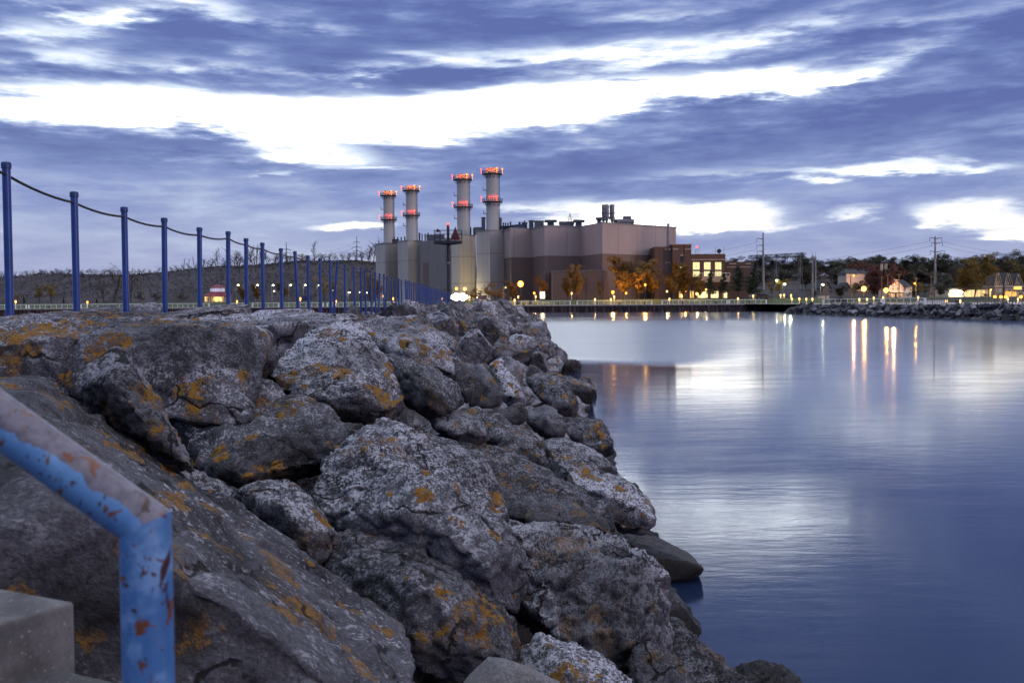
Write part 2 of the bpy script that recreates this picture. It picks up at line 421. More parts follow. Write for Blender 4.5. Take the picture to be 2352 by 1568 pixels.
sdir = V((math.sin(SUN_AZ) * math.cos(SUN_EL), -math.cos(SUN_AZ) * math.cos(SUN_EL), math.sin(SUN_EL)))
so.rotation_euler = sdir.to_track_quat('Z', 'Y').to_euler()
sky.sun_rotation = PI - SUN_AZ

SC.view_settings.view_transform = 'Standard'; SC.view_settings.look = 'None'
SC.view_settings.exposure = .2; SC.view_settings.gamma = 1
SC.render.engine = 'CYCLES'
cy = SC.cycles
cy.use_denoising = True
try: cy.denoiser = 'OPENIMAGEDENOISE'; cy.denoising_input_passes = 'RGB_ALBEDO_NORMAL'
except Exception: pass
cy.max_bounces = 6; cy.diffuse_bounces = 2; cy.glossy_bounces = 4; cy.transmission_bounces = 2
cy.sample_clamp_indirect = 6.0; cy.sample_clamp_direct = 0.0
cy.caustics_reflective = False; cy.caustics_refractive = False

# ------------------------------------------------------------------ water
m, g = mat_new('harbour water')
P = g.pos(); s_ = g.n('ShaderNodeSeparateXYZ', {0: P})
yy = s_.outputs[1]; xx = s_.outputs[0]
n1 = g.noise(g.vmul(P, (.02, .045, 1)), 1.0, 3, .5)
edge = g.math('ADD', g.math('ADD', yy, g.math('MULTIPLY', xx, .55)), g.math('MULTIPLY', g.math('SUBTRACT', n1, .5), 10.0))
farz = g.ramp(edge, 43.0, g.ramp(xx, 6.0, 20.0, 50.0, 120.0))                            # breeze-ruffled sheet beyond the calm basin
y2 = g.math('ADD', yy, g.math('MULTIPLY', g.math('SUBTRACT', g.noise(g.vmul(P, (.006, .05, 1)), 1.0, 3, .5), .5), 60.0))
lee = g.math('MULTIPLY', g.ramp(y2, 120.0, 165.0), g.ramp(xx, -5.0, 90.0, .75, 1.0))   # calm lee under the quay
band = g.ramp(g.noise(g.vmul(P, (.012, .10, 1)), 1.0, 2, .5), .52, .6)
lee = g.math('MULTIPLY', lee, g.math('SUBTRACT', 1.0, g.math('MULTIPLY', band, .7)))
nr = g.noise(g.vmul(P, (.25, .8, 1)), 1.0, 4, .6)
near_r = g.math('ADD', g.ramp(nr, .35, .7, .0, .05), g.ramp(yy, 12.0, 36.0, .088, .06))
zone = g.ramp(g.math('SUBTRACT', xx, g.math('MULTIPLY', yy, .16)), 24.0, -8.0)
rough = g.n('ShaderNodeMix', {0: farz, 2: near_r, 3: g.ramp(zone, 0, 1, .15, .22)}, data_type='FLOAT').outputs[0]
rough = g.n('ShaderNodeMix', {0: lee, 2: rough, 3: .13}, data_type='FLOAT').outputs[0]
hb = g.math('ADD', g.noise(g.vmul(P, (1.6, 4.5, 1)), 1.0, 4, .6), g.math('MULTIPLY', g.noise(g.vmul(P, (.35, .9, 1)), 1.0, 3, .5), 1.6))
fade = g.ramp(yy, 5.0, 60.0, 1.0, .15)
bmp = g.n('ShaderNodeBump', {'Height': g.math('MULTIPLY', hb, fade), 'Strength': .15, 'Distance': .018})
tl = g.math('MULTIPLY', g.math('MULTIPLY', farz, zone), g.math('SUBTRACT', 1.0, lee))
tl = g.math('MULTIPLY', tl, g.math('ADD', -.068, g.math('MULTIPLY', g.math('SUBTRACT', g.noise(g.vmul(P, (.03, .12, 1)), 1.0, 4, .6), .5), .05)))
tn = g.n('ShaderNodeVectorMath', {0: g.n('ShaderNodeVectorMath', {0: bmp.outputs[0], 1: g.n('ShaderNodeCombineXYZ', {0: 0.0, 1: tl, 2: 0.0}).outputs[0]}, operation='ADD').outputs[0]}, operation='NORMALIZE').outputs[0]
p_ = g.n('ShaderNodeBsdfPrincipled', {'Base Color': c4((.012, .024, .065)), 'Roughness': rough, 'IOR': 1.5, 'Normal': tn})
g.n('ShaderNodeOutputMaterial', {'Surface': p_.outputs[0]})
M['water'] = m
w = MB().add([(-4000, -4000, 0), (4000, -4000, 0), (4000, 4000, 0), (-4000, 4000, 0)], [(0, 1, 2, 3)]).build('water', M['water'])
tag(w, kind='structure')

# ------------------------------------------------------------------ shore ground
def rows(name, xs, ys, zf, mat):
    mb = MB(); vs = [(x, y, zf(x, y)) for y in ys for x in xs]; n = len(xs)
    mb.add(vs, [(j * n + i, j * n + i + 1, (j + 1) * n + i + 1, (j + 1) * n + i) for j in range(len(ys) - 1) for i in range(n - 1)])
    o = mb.build(name, mat, smooth=True); return tag(o, kind='structure')
YQ = 285.0
def gz(y):
    if y < 288.5: return 2.0
    return 2.0 + 1.6 * min(1, (y - 288.5) / 13.0)
xs = [-4000, -1200, -500, -250, -120, -60, 0, 40, 73, 120, 220, 420, 900, 4000]
rows('ground', xs, [YQ, 288.5, 291, 295, 299, 302, 330, 420, 700, 1500, 4000], lambda x, y: gz(y), M['grass'])
rows('shore_ground', [66.5, 73, 120, 220, 420, 900, 4000], [-400, 0, 100, 220, YQ], lambda x, y: 2.0, M['concrete'])
tag(MB().box((-60, 286.9, 2.03), (264, 3.2, .06)).build('quay_walk', M['concrete']), kind='structure')
tag(MB().box((-10, 306, 3.63), (420, 4.6, .06)).build('shore_road', M['asphalt']), kind='structure')

def at_ground(px, Y, dz=0.0):
    p = at(px, 690, Y); return V((p.x, Y, gz(Y) + dz))
def hill(name, ridge, Y0, Y1, mat, amp=1.5, z0=3.4, back=200, steps=16):
    """terrain: ridge given as (px, py) survey points at depth Y1, foot at Y0"""
    pts = []
    for (a, b), (c, d) in zip(ridge[:-1], ridge[1:]):
        k = max(2, int((c - a) / 14))
        pts += [(a + (c - a) * i / k, b + (d - b) * i / k) for i in range(k)]
    pts.append(ridge[-1])
    vs = []; n = len(pts)
    for j in range(steps + 3):
        t = min(1.0, j / steps)
        for i, (px, py) in enumerate(pts):
            top = at(px, py, Y1); y = Y0 + (Y1 - Y0) * t
            gul = noise.noise(V((top.x * .05, t * .6, 3.1))) * 1.3 + noise.noise(V((top.x * .14, t * 1.2, 7.7))) * .7
            sh = t ** .8
            z = z0 + (top.z - z0) * sh + gul * amp * math.sin(PI * min(1, t)) ** .8
            x = top.x
            if j > steps: y = Y1 + back * (j - steps) / 2; z = top.z - .5 * (j - steps)
            vs.append((x, y + gul * 2.0 * math.sin(PI * t), z))
    mb = MB().add(vs, [(j * n + i, j * n + i + 1, (j + 1) * n + i + 1, (j + 1) * n + i) for j in range(steps + 2) for i in range(n - 1)])
    return tag(mb.build(name, mat, smooth=True), kind='structure')
m, g = mat_new('bare scrubby bluff')
P = g.pos()
a_ = g.ramp(g.noise(g.vmul(P, (.10, .05, .035)), 1.0, 7, .65, .8), .36, .64)
b_ = g.ramp(g.noise(g.vmul(P, (.5, .5, .4)), 1.0, 5, .7), .35, .7)
c_ = g.mix(a_, c4((.016, .015, .021)), c4((.066, .055, .066)))
g.bsdf(g.mix(g.math('MULTIPLY', b_, .55), c_, c4((.045, .034, .03))), .95)
M['bluff'] = m
M['hillside'] = plain('dark wooded hillside', (.028, .024, .024), .95, var=.4, scale=.12)
LR = [(-260, 640), (0, 636), (60, 634), (90, 629), (130, 628), (180, 629), (250, 631), (310, 630), (360, 626), (400, 622), (440, 617), (490, 612), (555, 611), (600, 607), (644, 603), (690, 598), (720, 600), (780, 598), (820, 597), (860, 602), (930, 606), (1100, 615)]
hill('bluff_hill', LR, 440, 540, M['bluff'], amp=2.6)
RR = [(1560, 640), (1700, 632), (1800, 634), (1900, 633), (2000, 630), (2150, 630), (2300, 625), (2440, 618), (2700, 612)]
hill('town_hill', RR, 420, 620, M['hillside'], amp=1.0)
# ------------------------------------------------------------------ breakwater core and armour stones
xsb = [-12.5, -11, -9.5, -7.5, -6, -4.5, -3.2, -2.2, -1.2, -.2, .8, 1.85, 3.2]
ysb = [-14 + 2.0 * i for i in range(85)]
def core(x, y):
    end = max(0, (y - 143) / 11.0)
    return slope(x) - .72 + .16 * noise.noise(V((x * .9, y * .9, 0))) - end * 3.2
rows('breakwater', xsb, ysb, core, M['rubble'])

def rock_mesh(name, pts, vox, size, seed, amp=1.0, facets=1.0):
    """weathered block: convex blank, re-meshed, then chipped and pitted"""
    bm = bmesh.new()
    for p in pts: bm.verts.new(p)
    r = bmesh.ops.convex_hull(bm, input=bm.verts)
    dead = [e for e in r['geom_interior'] if isinstance(e, bmesh.types.BMVert)] + [e for e in r['geom_unused'] if isinstance(e, bmesh.types.BMVert)]
    if dead: bmesh.ops.delete(bm, geom=list(set(dead)), context='VERTS')
    me = bpy.data.meshes.new(name); bm.to_mesh(me); bm.free()
    ob = bpy.data.objects.new('blank', me); COL.objects.link(ob)
    md = ob.modifiers.new('r', 'REMESH'); md.mode = 'VOXEL'; md.voxel_size = vox; md.use_smooth_shade = True
    ms = ob.modifiers.new('s', 'SMOOTH'); ms.factor = .5; ms.iterations = 1
    dg = bpy.context.evaluated_depsgraph_get()
    out = bpy.data.meshes.new_from_object(ob.evaluated_get(dg))
    bpy.data.objects.remove(ob); bpy.data.meshes.remove(me)
    out.name = name
    off = V((seed * 3.17, seed * 1.71, seed * 2.3))
    s = size; nn = noise
    cos = [v.co.copy() for v in out.vertices]; nos = [v.normal.copy() for v in out.vertices]
    for v, co, no in zip(out.vertices, cos, nos):
        q = co / s + off
        a = nn.fractal(q * 2.6, .9, 2.1, 3) * .014
        # split ledges: stepped noise gives flat breaks with sharp edges
        st = nn.noise(q * V((1.9, 1.9, 3.4)) if False else V((q.x * 2.1, q.y * 2.1, q.z * 3.6)))
        a += (math.floor(st * 3.0 + .5) / 3.0) * .048 * facets
        w = nn.voronoi(q * 4.2)[0]
        a -= max(0, .16 - (w[1] - w[0])) * .16 * facets
        q2 = co * 9.0 + off
        f = nn.fractal(q2, .7, 2.1, 5) * .016
        f -= max(0, nn.noise(co * 21 + off) - .28) * .05
        v.co = co + no * (a * s * amp + f * amp)
    for p in out.polygons: p.use_smooth = True
    return out

def chip(pts, seed, n=7, lo=.74, hi=.92):
    """knock corners off a blank with random flat breaks"""
    r = random.Random(seed); bm = bmesh.new()
    for p in pts: bm.verts.new(p)
    bmesh.ops.convex_hull(bm, input=bm.verts)
    for _ in range(n):
        d = V((r.gauss(0, 1), r.gauss(0, 1), r.gauss(0, 1))).normalized()
        far = max(v.co.dot(d) for v in bm.verts)
        g_ = bmesh.ops.bisect_plane(bm, geom=bm.verts[:] + bm.edges[:] + bm.faces[:], plane_co=d * far * r.uniform(lo, hi), plane_no=d, clear_outer=True)
        bmesh.ops.convex_hull(bm, input=bm.verts)
    out = [tuple(v.co) for v in bm.verts]; bm.free(); return out
G_NEAR = 'armour stones on the breakwater slope'
rk = [0]
NEAR = []
def near_rock(label, pts, Y0=None, tilt=.9, thick=.75, mat='rock', amp=1.0, mode='face', facets=1.0, vox=None, bevel=.22, grow=1.13):
    rk[0] += 1
    P = []
    by = max(p[1] for p in pts)
    if mode == 'hit':
        for p in pts: P.append(at(p[0], p[1], hit(p[0], p[1], p[2] if len(p) > 2 else .08)))
    else:
        if Y0 is None:
            bx = [p[0] for p in pts if p[1] == by][0]
            Y0 = hit(bx, min(by, 1620)) * .96
        for p in pts:
            h = (by - p[1]) / FD * Y0
            P.append(at(p[0], p[1], Y0 + tilt * h + (p[2] if len(p) > 2 else 0)))
        # a proud front face with broken edges inside the outline
        if bevel:
            rr_ = random.Random(rk[0] * 7 + 1)
            mx = sum(p[0] for p in pts) / len(pts); my = sum(p[1] for p in pts) / len(pts)
            c_ = sum(P, V()) / len(P); sz_ = max((q - c_).length for q in P)
            for p, q in zip(pts, list(P)):
                k = rr_.uniform(.62, .84); ix, iy = mx + (p[0] - mx) * k, my + (p[1] - my) * k
                P.append(at(ix, iy, q.y + (c_.y - q.y) * (1 - k) - bevel * sz_ * rr_.uniform(.6, 1.25)))
    c = sum(P, V()) / len(P)
    size = max((p - c).length for p in P) * 1.25
    P = [c + (p - c) * grow for p in P]
    Y = sum(p.y for p in P) / len(P)
    t = thick * size
    back = []
    for p in P:
        d = (p - EYE).normalized()
        back.append(c + d * t + (p + d * t - (c + d * t)) * .86 + V((0, 0, -.10 * size)))
    vx = vox or max(.015, .0028 * Y)
    me = rock_mesh('boulder', chip([tuple(p - c) for p in P + back], 300 + rk[0], 13, .74, .93) if bevel else [tuple(p - c) for p in P + back], vx, size, rk[0], amp, facets)
    me.materials.append(M[mat])
    o = bpy.data.objects.new('boulder', me); COL.objects.link(o); o.location = c
    tag(o, label, 'boulder', G_NEAR)
    NEAR.append((o, c))
    return o

near_rock('broad flat topped block with orange crust on top, below the first blue posts',
    [(-170, 760, 1.0), (20, 757, 1.5), (137, 729, 2.1), (300, 741, 1.9), (478, 737, 1.5), (-120, 800), (0, 790), (130, 785), (270, 775), (390, 754), (500, 759, .2), (575, 775, .5),
     (526, 950), (470, 955, -.05), (380, 945), (250, 925), (150, 895), (-60, 870)], Y0=5.0, tilt=.25, thick=.5, amp=.6, facets=.7, bevel=0, mat='rock_orange')
near_rock('shadowed corner block wedged right of the broad flat topped block',
    [(505, 775, .3), (585, 768, .4), (600, 790), (645, 819), (600, 862), (560, 880), (520, 905), (505, 860)], Y0=6.0, tilt=.6)
near_rock('long pale flat slab with a sheer ribbed front under the middle posts',
    [(470, 738, 1.3), (574, 719, 2.6), (700, 719, 2.4), (800, 728, 1.6), (500, 746, .2), (600, 745), (700, 743), (795, 738, .2), (590, 800), (647, 818), (700, 805), (762, 762)], Y0=8.2, tilt=.2, thick=.5, mat='rock_pit', amp=.6, bevel=0)
near_rock('hunched pale boulder with a dark hollow under its front edge',
    [(806, 744, .2), (760, 750), (735, 757), (690, 793), (650, 825), (625, 850), (613, 872, -.05), (830, 760), (850, 785), (880, 820, .1), (902, 856, .1), (917, 890, .1), (870, 880, -.1), (800, 800, -.25), (740, 850, -.2)], Y0=6.3, tilt=1.1)
near_rock('low boulder carrying the largest orange lichen crust',
    [(648, 868), (690, 852), (747, 843, .1), (800, 846, .1), (885, 853, .1), (911, 898), (926, 970), (870, 968, -.1), (790, 945, -.2), (700, 925, -.15), (650, 905), (820, 890, -.28)], Y0=5.6, tilt=1.2, mat='rock_orange')
near_rock('small upright boulder between the split wedge stone and the orange crusted one',
    [(524, 890), (540, 862), (556, 850), (600, 870), (650, 900), (690, 930), (640, 965), (560, 960), (526, 945)], Y0=5.3, tilt=.9)
near_rock('wide sloping grey boulder with scattered lichen dots left of the central boulder',
    [(400, 962), (434, 943, .1), (510, 958, .15), (580, 930, .2), (649, 907, .2), (735, 938, .1), (775, 985), (785, 1030), (720, 1060, -.05), (643, 1098, -.1), (560, 1130, -.1), (500, 1092), (430, 1035), (600, 1020, -.22)], Y0=4.6, tilt=1.4)
near_rock('split wedge stone with orange streaks standing on the giant slab',
    [(170, 897), (205, 848), (225, 850), (262, 815), (281, 803), (300, 818), (325, 878), (365, 930), (403, 990), (437, 1042), (434, 1072), (378, 1036), (290, 974), (230, 935), (255, 880, -.22), (330, 950, -.2)], Y0=3.7, tilt=.6, thick=.35)
near_rock('giant smooth slab leaning across the bottom left behind the blue handrail',
    [(-220, 840, .12), (20, 864, .12), (113, 878, .14), (175, 913, .14), (300, 985, .14), (444, 1083, .14), (540, 1143, .13), (615, 1208, .13), (718, 1291, .12), (800, 1348, .12), (899, 1424, .10), (998, 1505, .08), (1040, 1568, .08), (1060, 1640, .05),
     (-200, 930, .55), (20, 1040, .55), (200, 1165, .55), (393, 1292, .54), (513, 1380, .5), (632, 1447, .45), (752, 1537, .4), (820, 1620, .34),
     (-200, 1400, .30), (100, 1600, .12), (400, 1700, .05), (650, 1750, .02)], mode='hit', thick=.22, amp=.6, facets=.9, vox=.018, mat='rock_slab')
near_rock('big central boulder dotted with orange lichen and pale scars',
    [(890, 975, .2), (850, 990, .1), (823, 1011), (729, 1058), (683, 1108), (700, 1170), (725, 1240), (804, 1240, -.1), (905, 1214, -.15), (1000, 1250, -.1), (1031, 1281), (1170, 1373), (1188, 1281, .1), (1141, 1168, .1), (1110, 1123, .15), (1093, 1070, .2), (1043, 1017, .2), (1011, 1009, .2), (940, 1090, -.25), (1000, 1170, -.3)], Y0=4.1, tilt=1.1)
near_rock('stubby boulder between the giant slab and the central boulder',
    [(538, 1142), (570, 1122), (615, 1104), (670, 1098), (708, 1165), (790, 1255), (760, 1290, -.05), (700, 1270), (615, 1205), (650, 1160, -.15)], Y0=4.0, tilt=1.0)
near_rock('steep boulder with one big orange patch below the central boulder',
    [(745, 1290), (804, 1240), (860, 1218, .1), (903, 1211, .1), (1000, 1258), (1062, 1302), (1165, 1402), (1207, 1515), (1190, 1545), (1090, 1560), (1000, 1545), (900, 1470), (810, 1380), (950, 1330, -.28), (1060, 1430, -.25)], Y0=3.7, tilt=1.0)
near_rock('rough pitted grey boulder overhanging the water at the lower right',
    [(1144, 1187), (1236, 1208, .1), (1328, 1212, .15), (1393, 1226, .15), (1481, 1278, .1), (1522, 1296), (1535, 1333), (1531, 1450), (1533, 1500), (1450, 1540), (1330, 1530, -.1), (1230, 1490), (1172, 1386), (1188, 1290), (1340, 1330, -.15)], Y0=4.9, tilt=.8, mat='rock_pit', amp=1.35, grow=1.04)
near_rock('long dark slab sloping down right of the central boulder',
    [(926, 953, .5), (1000, 985, .5), (1072, 1005, .5), (1175, 1043, .45), (1263, 1084, .4), (1383, 1153, .3), (1434, 1213, .2), (1415, 1237), (1328, 1214), (1240, 1205, -.1), (1150, 1188, -.1), (1108, 1118), (1043, 1017, .2)], Y0=6.0, tilt=1.5, mat='rock_dark', amp=.8)
near_rock('dark angular stone above the long dark slab',
    [(985, 950), (1017, 922), (1065, 945), (1131, 995), (1105, 1012), (1050, 1010), (1000, 978)], Y0=7.2, tilt=1.3, mat='rock_dark')
near_rock('creased boulder with a brown edged ledge beside the triangular stone',
    [(1050, 942), (1085, 935), (1130, 948), (1190, 983), (1248, 1010), (1242, 1062), (1180, 1048), (1100, 998), (1150, 1000, -.2)], Y0=8.0, tilt=1.6)
near_rock('smooth triangular stone standing on edge above the slope',
    [(1126, 957), (1160, 938), (1194, 922), (1208, 940), (1206, 972), (1150, 974)], Y0=9.4, tilt=.5, mat='rock_dark', amp=.5, thick=.4)
near_rock('rounded boulder right of the smooth triangular stone',
    [(1205, 957), (1225, 938), (1250, 924), (1287, 946), (1304, 984), (1295, 1004), (1262, 1006), (1218, 980), (1255, 960, -.2)], Y0=10.8, tilt=1.0, grow=1.04)
near_rock('blunt boulder with a sheer end facing the water',
    [(1294, 958), (1340, 955), (1387, 968), (1405, 1000), (1413, 1036), (1380, 1050), (1320, 1020), (1288, 990)], Y0=13.2, tilt=1.0, grow=1.04)
near_rock('jagged dark ledge stone at the water beyond the blunt boulder',
    [(1203, 868), (1232, 853), (1290, 860), (1333, 929), (1334, 950), (1290, 955), (1240, 915), (1280, 900, -.2)], Y0=16.0, tilt=1.2, grow=1.04)
near_rock('mossy topped boulder dropping straight into the water',
    [(1255, 1052), (1300, 1058), (1365, 1070), (1426, 1090), (1463, 1124), (1498, 1171), (1506, 1196), (1488, 1218), (1430, 1213), (1380, 1158), (1265, 1092), (1400, 1140, -.2)], Y0=8.6, tilt=1.3, grow=1.04)
near_rock('low lichened hump above the mossy topped boulder',
    [(1238, 1012), (1300, 1008), (1380, 1045), (1428, 1092), (1350, 1098), (1268, 1090)], Y0=10.0, tilt=1.4)
near_rock('flat dark slab with its point in the water',
    [(1425, 1216, .2), (1470, 1208, .5), (1522, 1234, .5), (1580, 1268, .3), (1619, 1304), (1580, 1322), (1525, 1328), (1480, 1285), (1438, 1250)], Y0=9.0, tilt=1.2, mat='rock_dark', thick=.3, amp=.4, facets=.4, grow=1.04)
near_rock('small dark stone just breaking the water surface',
    [(1525, 1386), (1560, 1379), (1598, 1396), (1582, 1412), (1545, 1418)], Y0=8.3, tilt=1.0, mat='rock_dark', thick=.6, amp=.6, grow=1.04)
near_rock('dark wedge sliding into the water at the bottom right',
    [(1515, 1395), (1532, 1398), (1562, 1430), (1640, 1508), (1725, 1570), (1790, 1650), (1560, 1680), (1515, 1500)], Y0=5.6, tilt=.9, mat='rock_dark', thick=.4, grow=1.04)
near_rock('dark narrow stone under the pitted boulder',
    [(1458, 1468), (1500, 1476), (1560, 1530), (1625, 1590), (1600, 1650), (1470, 1650), (1448, 1520)], Y0=4.6, tilt=.7, mat='rock_dark', thick=.4)
near_rock('brown patched boulder at the bottom edge below the pitted boulder',
    [(1212, 1492), (1247, 1463), (1312, 1480), (1372, 1512), (1455, 1575), (1480, 1650), (1200, 1660), (1300, 1540, -.15)], Y0=3.9, tilt=.9)
near_rock('clean pale grey stone at the bottom edge of the slope',
    [(1060, 1580), (1095, 1540), (1133, 1508), (1160, 1528), (1240, 1530), (1310, 1580), (1300, 1660), (1080, 1660)], Y0=3.25, tilt=.7, mat='rock_pale', amp=.4, thick=.5)
near_rock('low dark stone at the waterline in the bottom right corner',
    [(1680, 1527), (1750, 1514), (1800, 1520), (1836, 1545), (1850, 1590), (1700, 1600)], Y0=6.6, tilt=1.0, mat='rock_dark', thick=.5, grow=1.04)
near_rock('pock marked boulder with a small hole behind the orange crusted one',
    [(858, 798), (930, 812, .1), (1000, 850, .1), (1049, 890), (1055, 935), (985, 950, -.1), (925, 905), (895, 850), (985, 890, -.2)], Y0=7.4, tilt=1.0, mat='rock_pit')
near_rock('large rounded boulder with lichen spots high on the slope',
    [(800, 748), (850, 734, .2), (935, 733, .3), (1000, 762, .2), (1024, 806, .1), (1045, 866), (980, 850, -.1), (900, 803), (850, 790), (940, 775, -.2)], Y0=8.4, tilt=1.2)
near_rock('dark upright stone right of the pock marked boulder',
    [(1030, 838), (1050, 828), (1082, 840), (1092, 872), (1076, 924), (1042, 900)], Y0=9.4, tilt=.8)
near_rock('smooth narrow stone leaning against the dark upright one',
    [(1082, 862), (1095, 852), (1107, 872), (1102, 925), (1076, 932)], Y0=10.0, tilt=.7, mat='rock_dark', amp=.5)
near_rock('tall blunt boulder with a lichen spot at mid slope',
    [(1088, 842), (1110, 832), (1127, 850), (1158, 898), (1152, 928), (1104, 928), (1118, 880, -.15)], Y0=10.6, tilt=1.0)
near_rock('cracked boulder above the triangular stone',
    [(1125, 838), (1150, 828), (1192, 880), (1207, 925), (1170, 932), (1152, 905)], Y0=12.0, tilt=1.1)

# stones further along: eight quarried shapes, turned and scaled
def rnd_blank(seed):
    r = random.Random(seed); sx, sy, sz = 1.0, r.uniform(.55, .85), r.uniform(.40, .70)
    pts = [(a * sx * r.uniform(.62, 1.0), b * sy * r.uniform(.62, 1.0), c * sz * r.uniform(.62, 1.0)) for a in (-1, 1) for b in (-1, 1) for c in (-1, 1)]
    pts += [(r.uniform(-1, 1) * sx, r.uniform(-1, 1) * sy, r.choice((-1, 1)) * sz * .95) for _ in range(3)]
    return pts
PROTO = []
for i in range(9):
    me = rock_mesh('boulder', chip(rnd_blank(40 + i), 900 + i, 6, .76, .95), .036, 1.0, 90 + i, 1.15); me.materials.append(M['rock' if i % 3 else 'rock_pit'])
    PROTO.append(me)
LOW = []
for i in range(6):
    me = rock_mesh('riprap_stone', chip(rnd_blank(70 + i), 950 + i, 6, .76, .95), .09, 1.0, 130 + i, 1.3); me.materials.append(M['rock_far'])
    LOW.append(me)
def put(me, name, loc, sc, rot, label, cat, group):
    o = bpy.data.objects.new(name, me); COL.objects.link(o)
    o.location = loc; o.scale = sc; o.rotation_euler = rot
    return tag(o, label, cat, group)
HL = [(0, 690), (560, 712), (800, 722), (930, 728), (1000, 755), (1030, 805), (1158, 828), (1205, 850), (1290, 852), (1340, 930), (2352, 1000)]
def handline(px):
    for (a, b), (c, d) in zip(HL[:-1], HL[1:]):
        if a <= px <= c: return b + (d - b) * (px - a) / (c - a)
    return 0
r2 = random.Random(5)
n_mid = 0; far_mb = MB()
y = 9.5
while y < 143:
    step = .98 if y < 24 else (1.15 if y < 48 else 1.9)
    x = -2.6
    while x < 2.0:
        px_, py_ = proj((x, y, slope(x) + .1)) or (0, 0)
        if py_ < handline(px_) - 4:
            xx_ = x + r2.uniform(-.25, .25); yy_ = y + r2.uniform(-.35, .35)
            s0 = step * r2.uniform(.52, .82)
            loc = (xx_, yy_, min(slope(xx_) + r2.uniform(-.18, .16), 2.44 - .66 * s0 + r2.uniform(-.1, .06)))
            rot = (r2.uniform(-.5, .5), .5 + r2.uniform(-.6, .6), r2.uniform(0, 6.28))
            sc = (s0 * r2.uniform(.85, 1.2), s0 * r2.uniform(.8, 1.1), s0 * r2.uniform(.75, 1.15))
            k = r2.randrange(9)
            if y < 72:
                put(PROTO[k], 'boulder', loc, sc, rot, 'grey lichened boulder in the rows along the breakwater slope further off', 'boulder', 'boulders further along the breakwater slope'); n_mid += 1
            else:
                lm = LOW[k % 6]; mm = Matrix.LocRotScale(V(loc), Euler(rot), V(sc))
                far_mb.add([mm @ v.co for v in lm.vertices], [list(p.vertices) for p in lm.polygons])
        x += step * (.95 if y < 48 else .9)
    y += step
fo = far_mb.build('far_boulders', M['rock'], smooth=True)
tag(fo, 'mass of small boulders at the far end of the breakwater', 'boulders', kind='stuff')
# smaller stones packed into the gaps of the near slope
n_fill = 0; y = 3.6; fill_mb = MB()
while y < 27:
    x = -2.0
    while x < 1.9:
        px_, py_ = proj((x, y, slope(x))) or (0, 0)
        if py_ > handline(px_) and px_ > 350 and x < 1.25:
            s0 = r2.uniform(.30, .42) * (1.0 if y < 12 else 1.35); xx_ = x + r2.uniform(-.12, .12); yy_ = y + r2.uniform(-.15, .15)
            lm = LOW[r2.randrange(6)]; mm = Matrix.LocRotScale(V((xx_, yy_, slope(xx_) - .42)), Euler((r2.uniform(-.6, .6), .5 + r2.uniform(-.6, .6), r2.uniform(0, 6.28))), V((s0 * 1.25, s0, s0)))
            fill_mb.add([mm @ v.co for v in lm.vertices], [list(p.vertices) for p in lm.polygons]); n_fill += 1
        x += .62
    y += .8
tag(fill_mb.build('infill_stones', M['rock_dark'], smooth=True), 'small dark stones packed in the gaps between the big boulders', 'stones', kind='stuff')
# capping slabs along the crest, on both sides of the posts
n_top = 0; y = 5.5
while y < 84:
    for x in (-3.2, -5.6, -7.4):
        xx_ = x + r2.uniform(-.35, .35); yy_ = y + r2.uniform(-.6, .6)
        p_ = proj((xx_, yy_, 2.5))
        if x == -3.2 and yy_ < 9: continue
        if yy_ > 30 and x < -7: continue
        s0 = r2.uniform(.85, 1.25)
        k = r2.randrange(9)
        lift = r2.uniform(-.30, -.06) + (-.1 if x < -5 else 0)
        put(PROTO[k], 'boulder', (xx_, yy_, 2.42 + lift - s0 * .30 + .05), (s0 * 1.2, s0, s0 * .55), (r2.uniform(-.12, .12), r2.uniform(-.12, .12), r2.uniform(0, 6.28)),
            'low flat capping boulder along the crest beside the blue posts', 'boulder', 'capping boulders along the crest'); n_top += 1
    y += 2.3 if y < 40 else 4.2
for (px, py, Y, s0, lab) in [(212, 724, 11.5, .95, 'pale humped boulder behind the gap between the second and third blue posts'),
                             (90, 736, 10.5, 1.0, 'long low dark boulder behind the gap between the first two blue posts'),
                             (420, 722, 11.5, .9, 'wedge shaped pale boulder at the foot of the fourth blue post')]:
    p = at(px, py, Y)
    put(PROTO[(px // 7) % 9], 'boulder', tuple(p + V((0, 0, -.12))), (s0, s0 * .7, s0 * .33), (.1, -.12, .2), lab, 'boulder', 'capping boulders along the crest')

# ------------------------------------------------------------------ blue post and cable fence
PX = [14, 170, 285, 377, 458, 524, 565, 602.5, 645, 677, 707, 735, 757.5, 775, 792, 813, 829, 838, 851.5, 861.6, 871.8, 881.7, 889, 899, 909, 916, 922, 931.5, 936, 940.3, 944.8, 950.4, 955.7, 960.8]
PY = [372, 440, 475, 500, 522, 531, 547, 557, 570, 577, 586.5, 593, 597, 601, 607, 612.5, 613, 619.5, 621, 624.5, 628, 629.5, 634, 636.5, 638, 640, 642]
while PX[-1] < 1036: PX.append(PX[-1] + 3.3 * (1 - (PX[-1] - 960) / 260))
def postY(px): return -4.1 / ((px - CX) / FD + .019)
BASE = {0: 757, 1: 736, 2: 737, 3: 719, 4: 704, 5: 717, 6: 719, 7: 719, 8: 723, 9: 716, 10: 711, 11: 714}
LEAN = {9: -.045, 13: .085, 20: .03, 3: .012, 4: .01, 22: .06, 27: -.03}
mp = MB().lathe((0, 0, 0), [(.034, -1.75), (.034, -.05)], 20)
cp = MB().lathe((0, 0, 0), [(.040, -.056), (.0415, -.018), (.037, -.004), (.02, .0)], 20)
ORD = ['first', 'second', 'third', 'fourth', 'fifth', 'sixth', 'seventh', 'eighth', 'ninth', 'tenth', 'eleventh', 'twelfth', 'thirteenth', 'fourteenth', 'fifteenth', 'sixteenth']
tops = []; proto = None
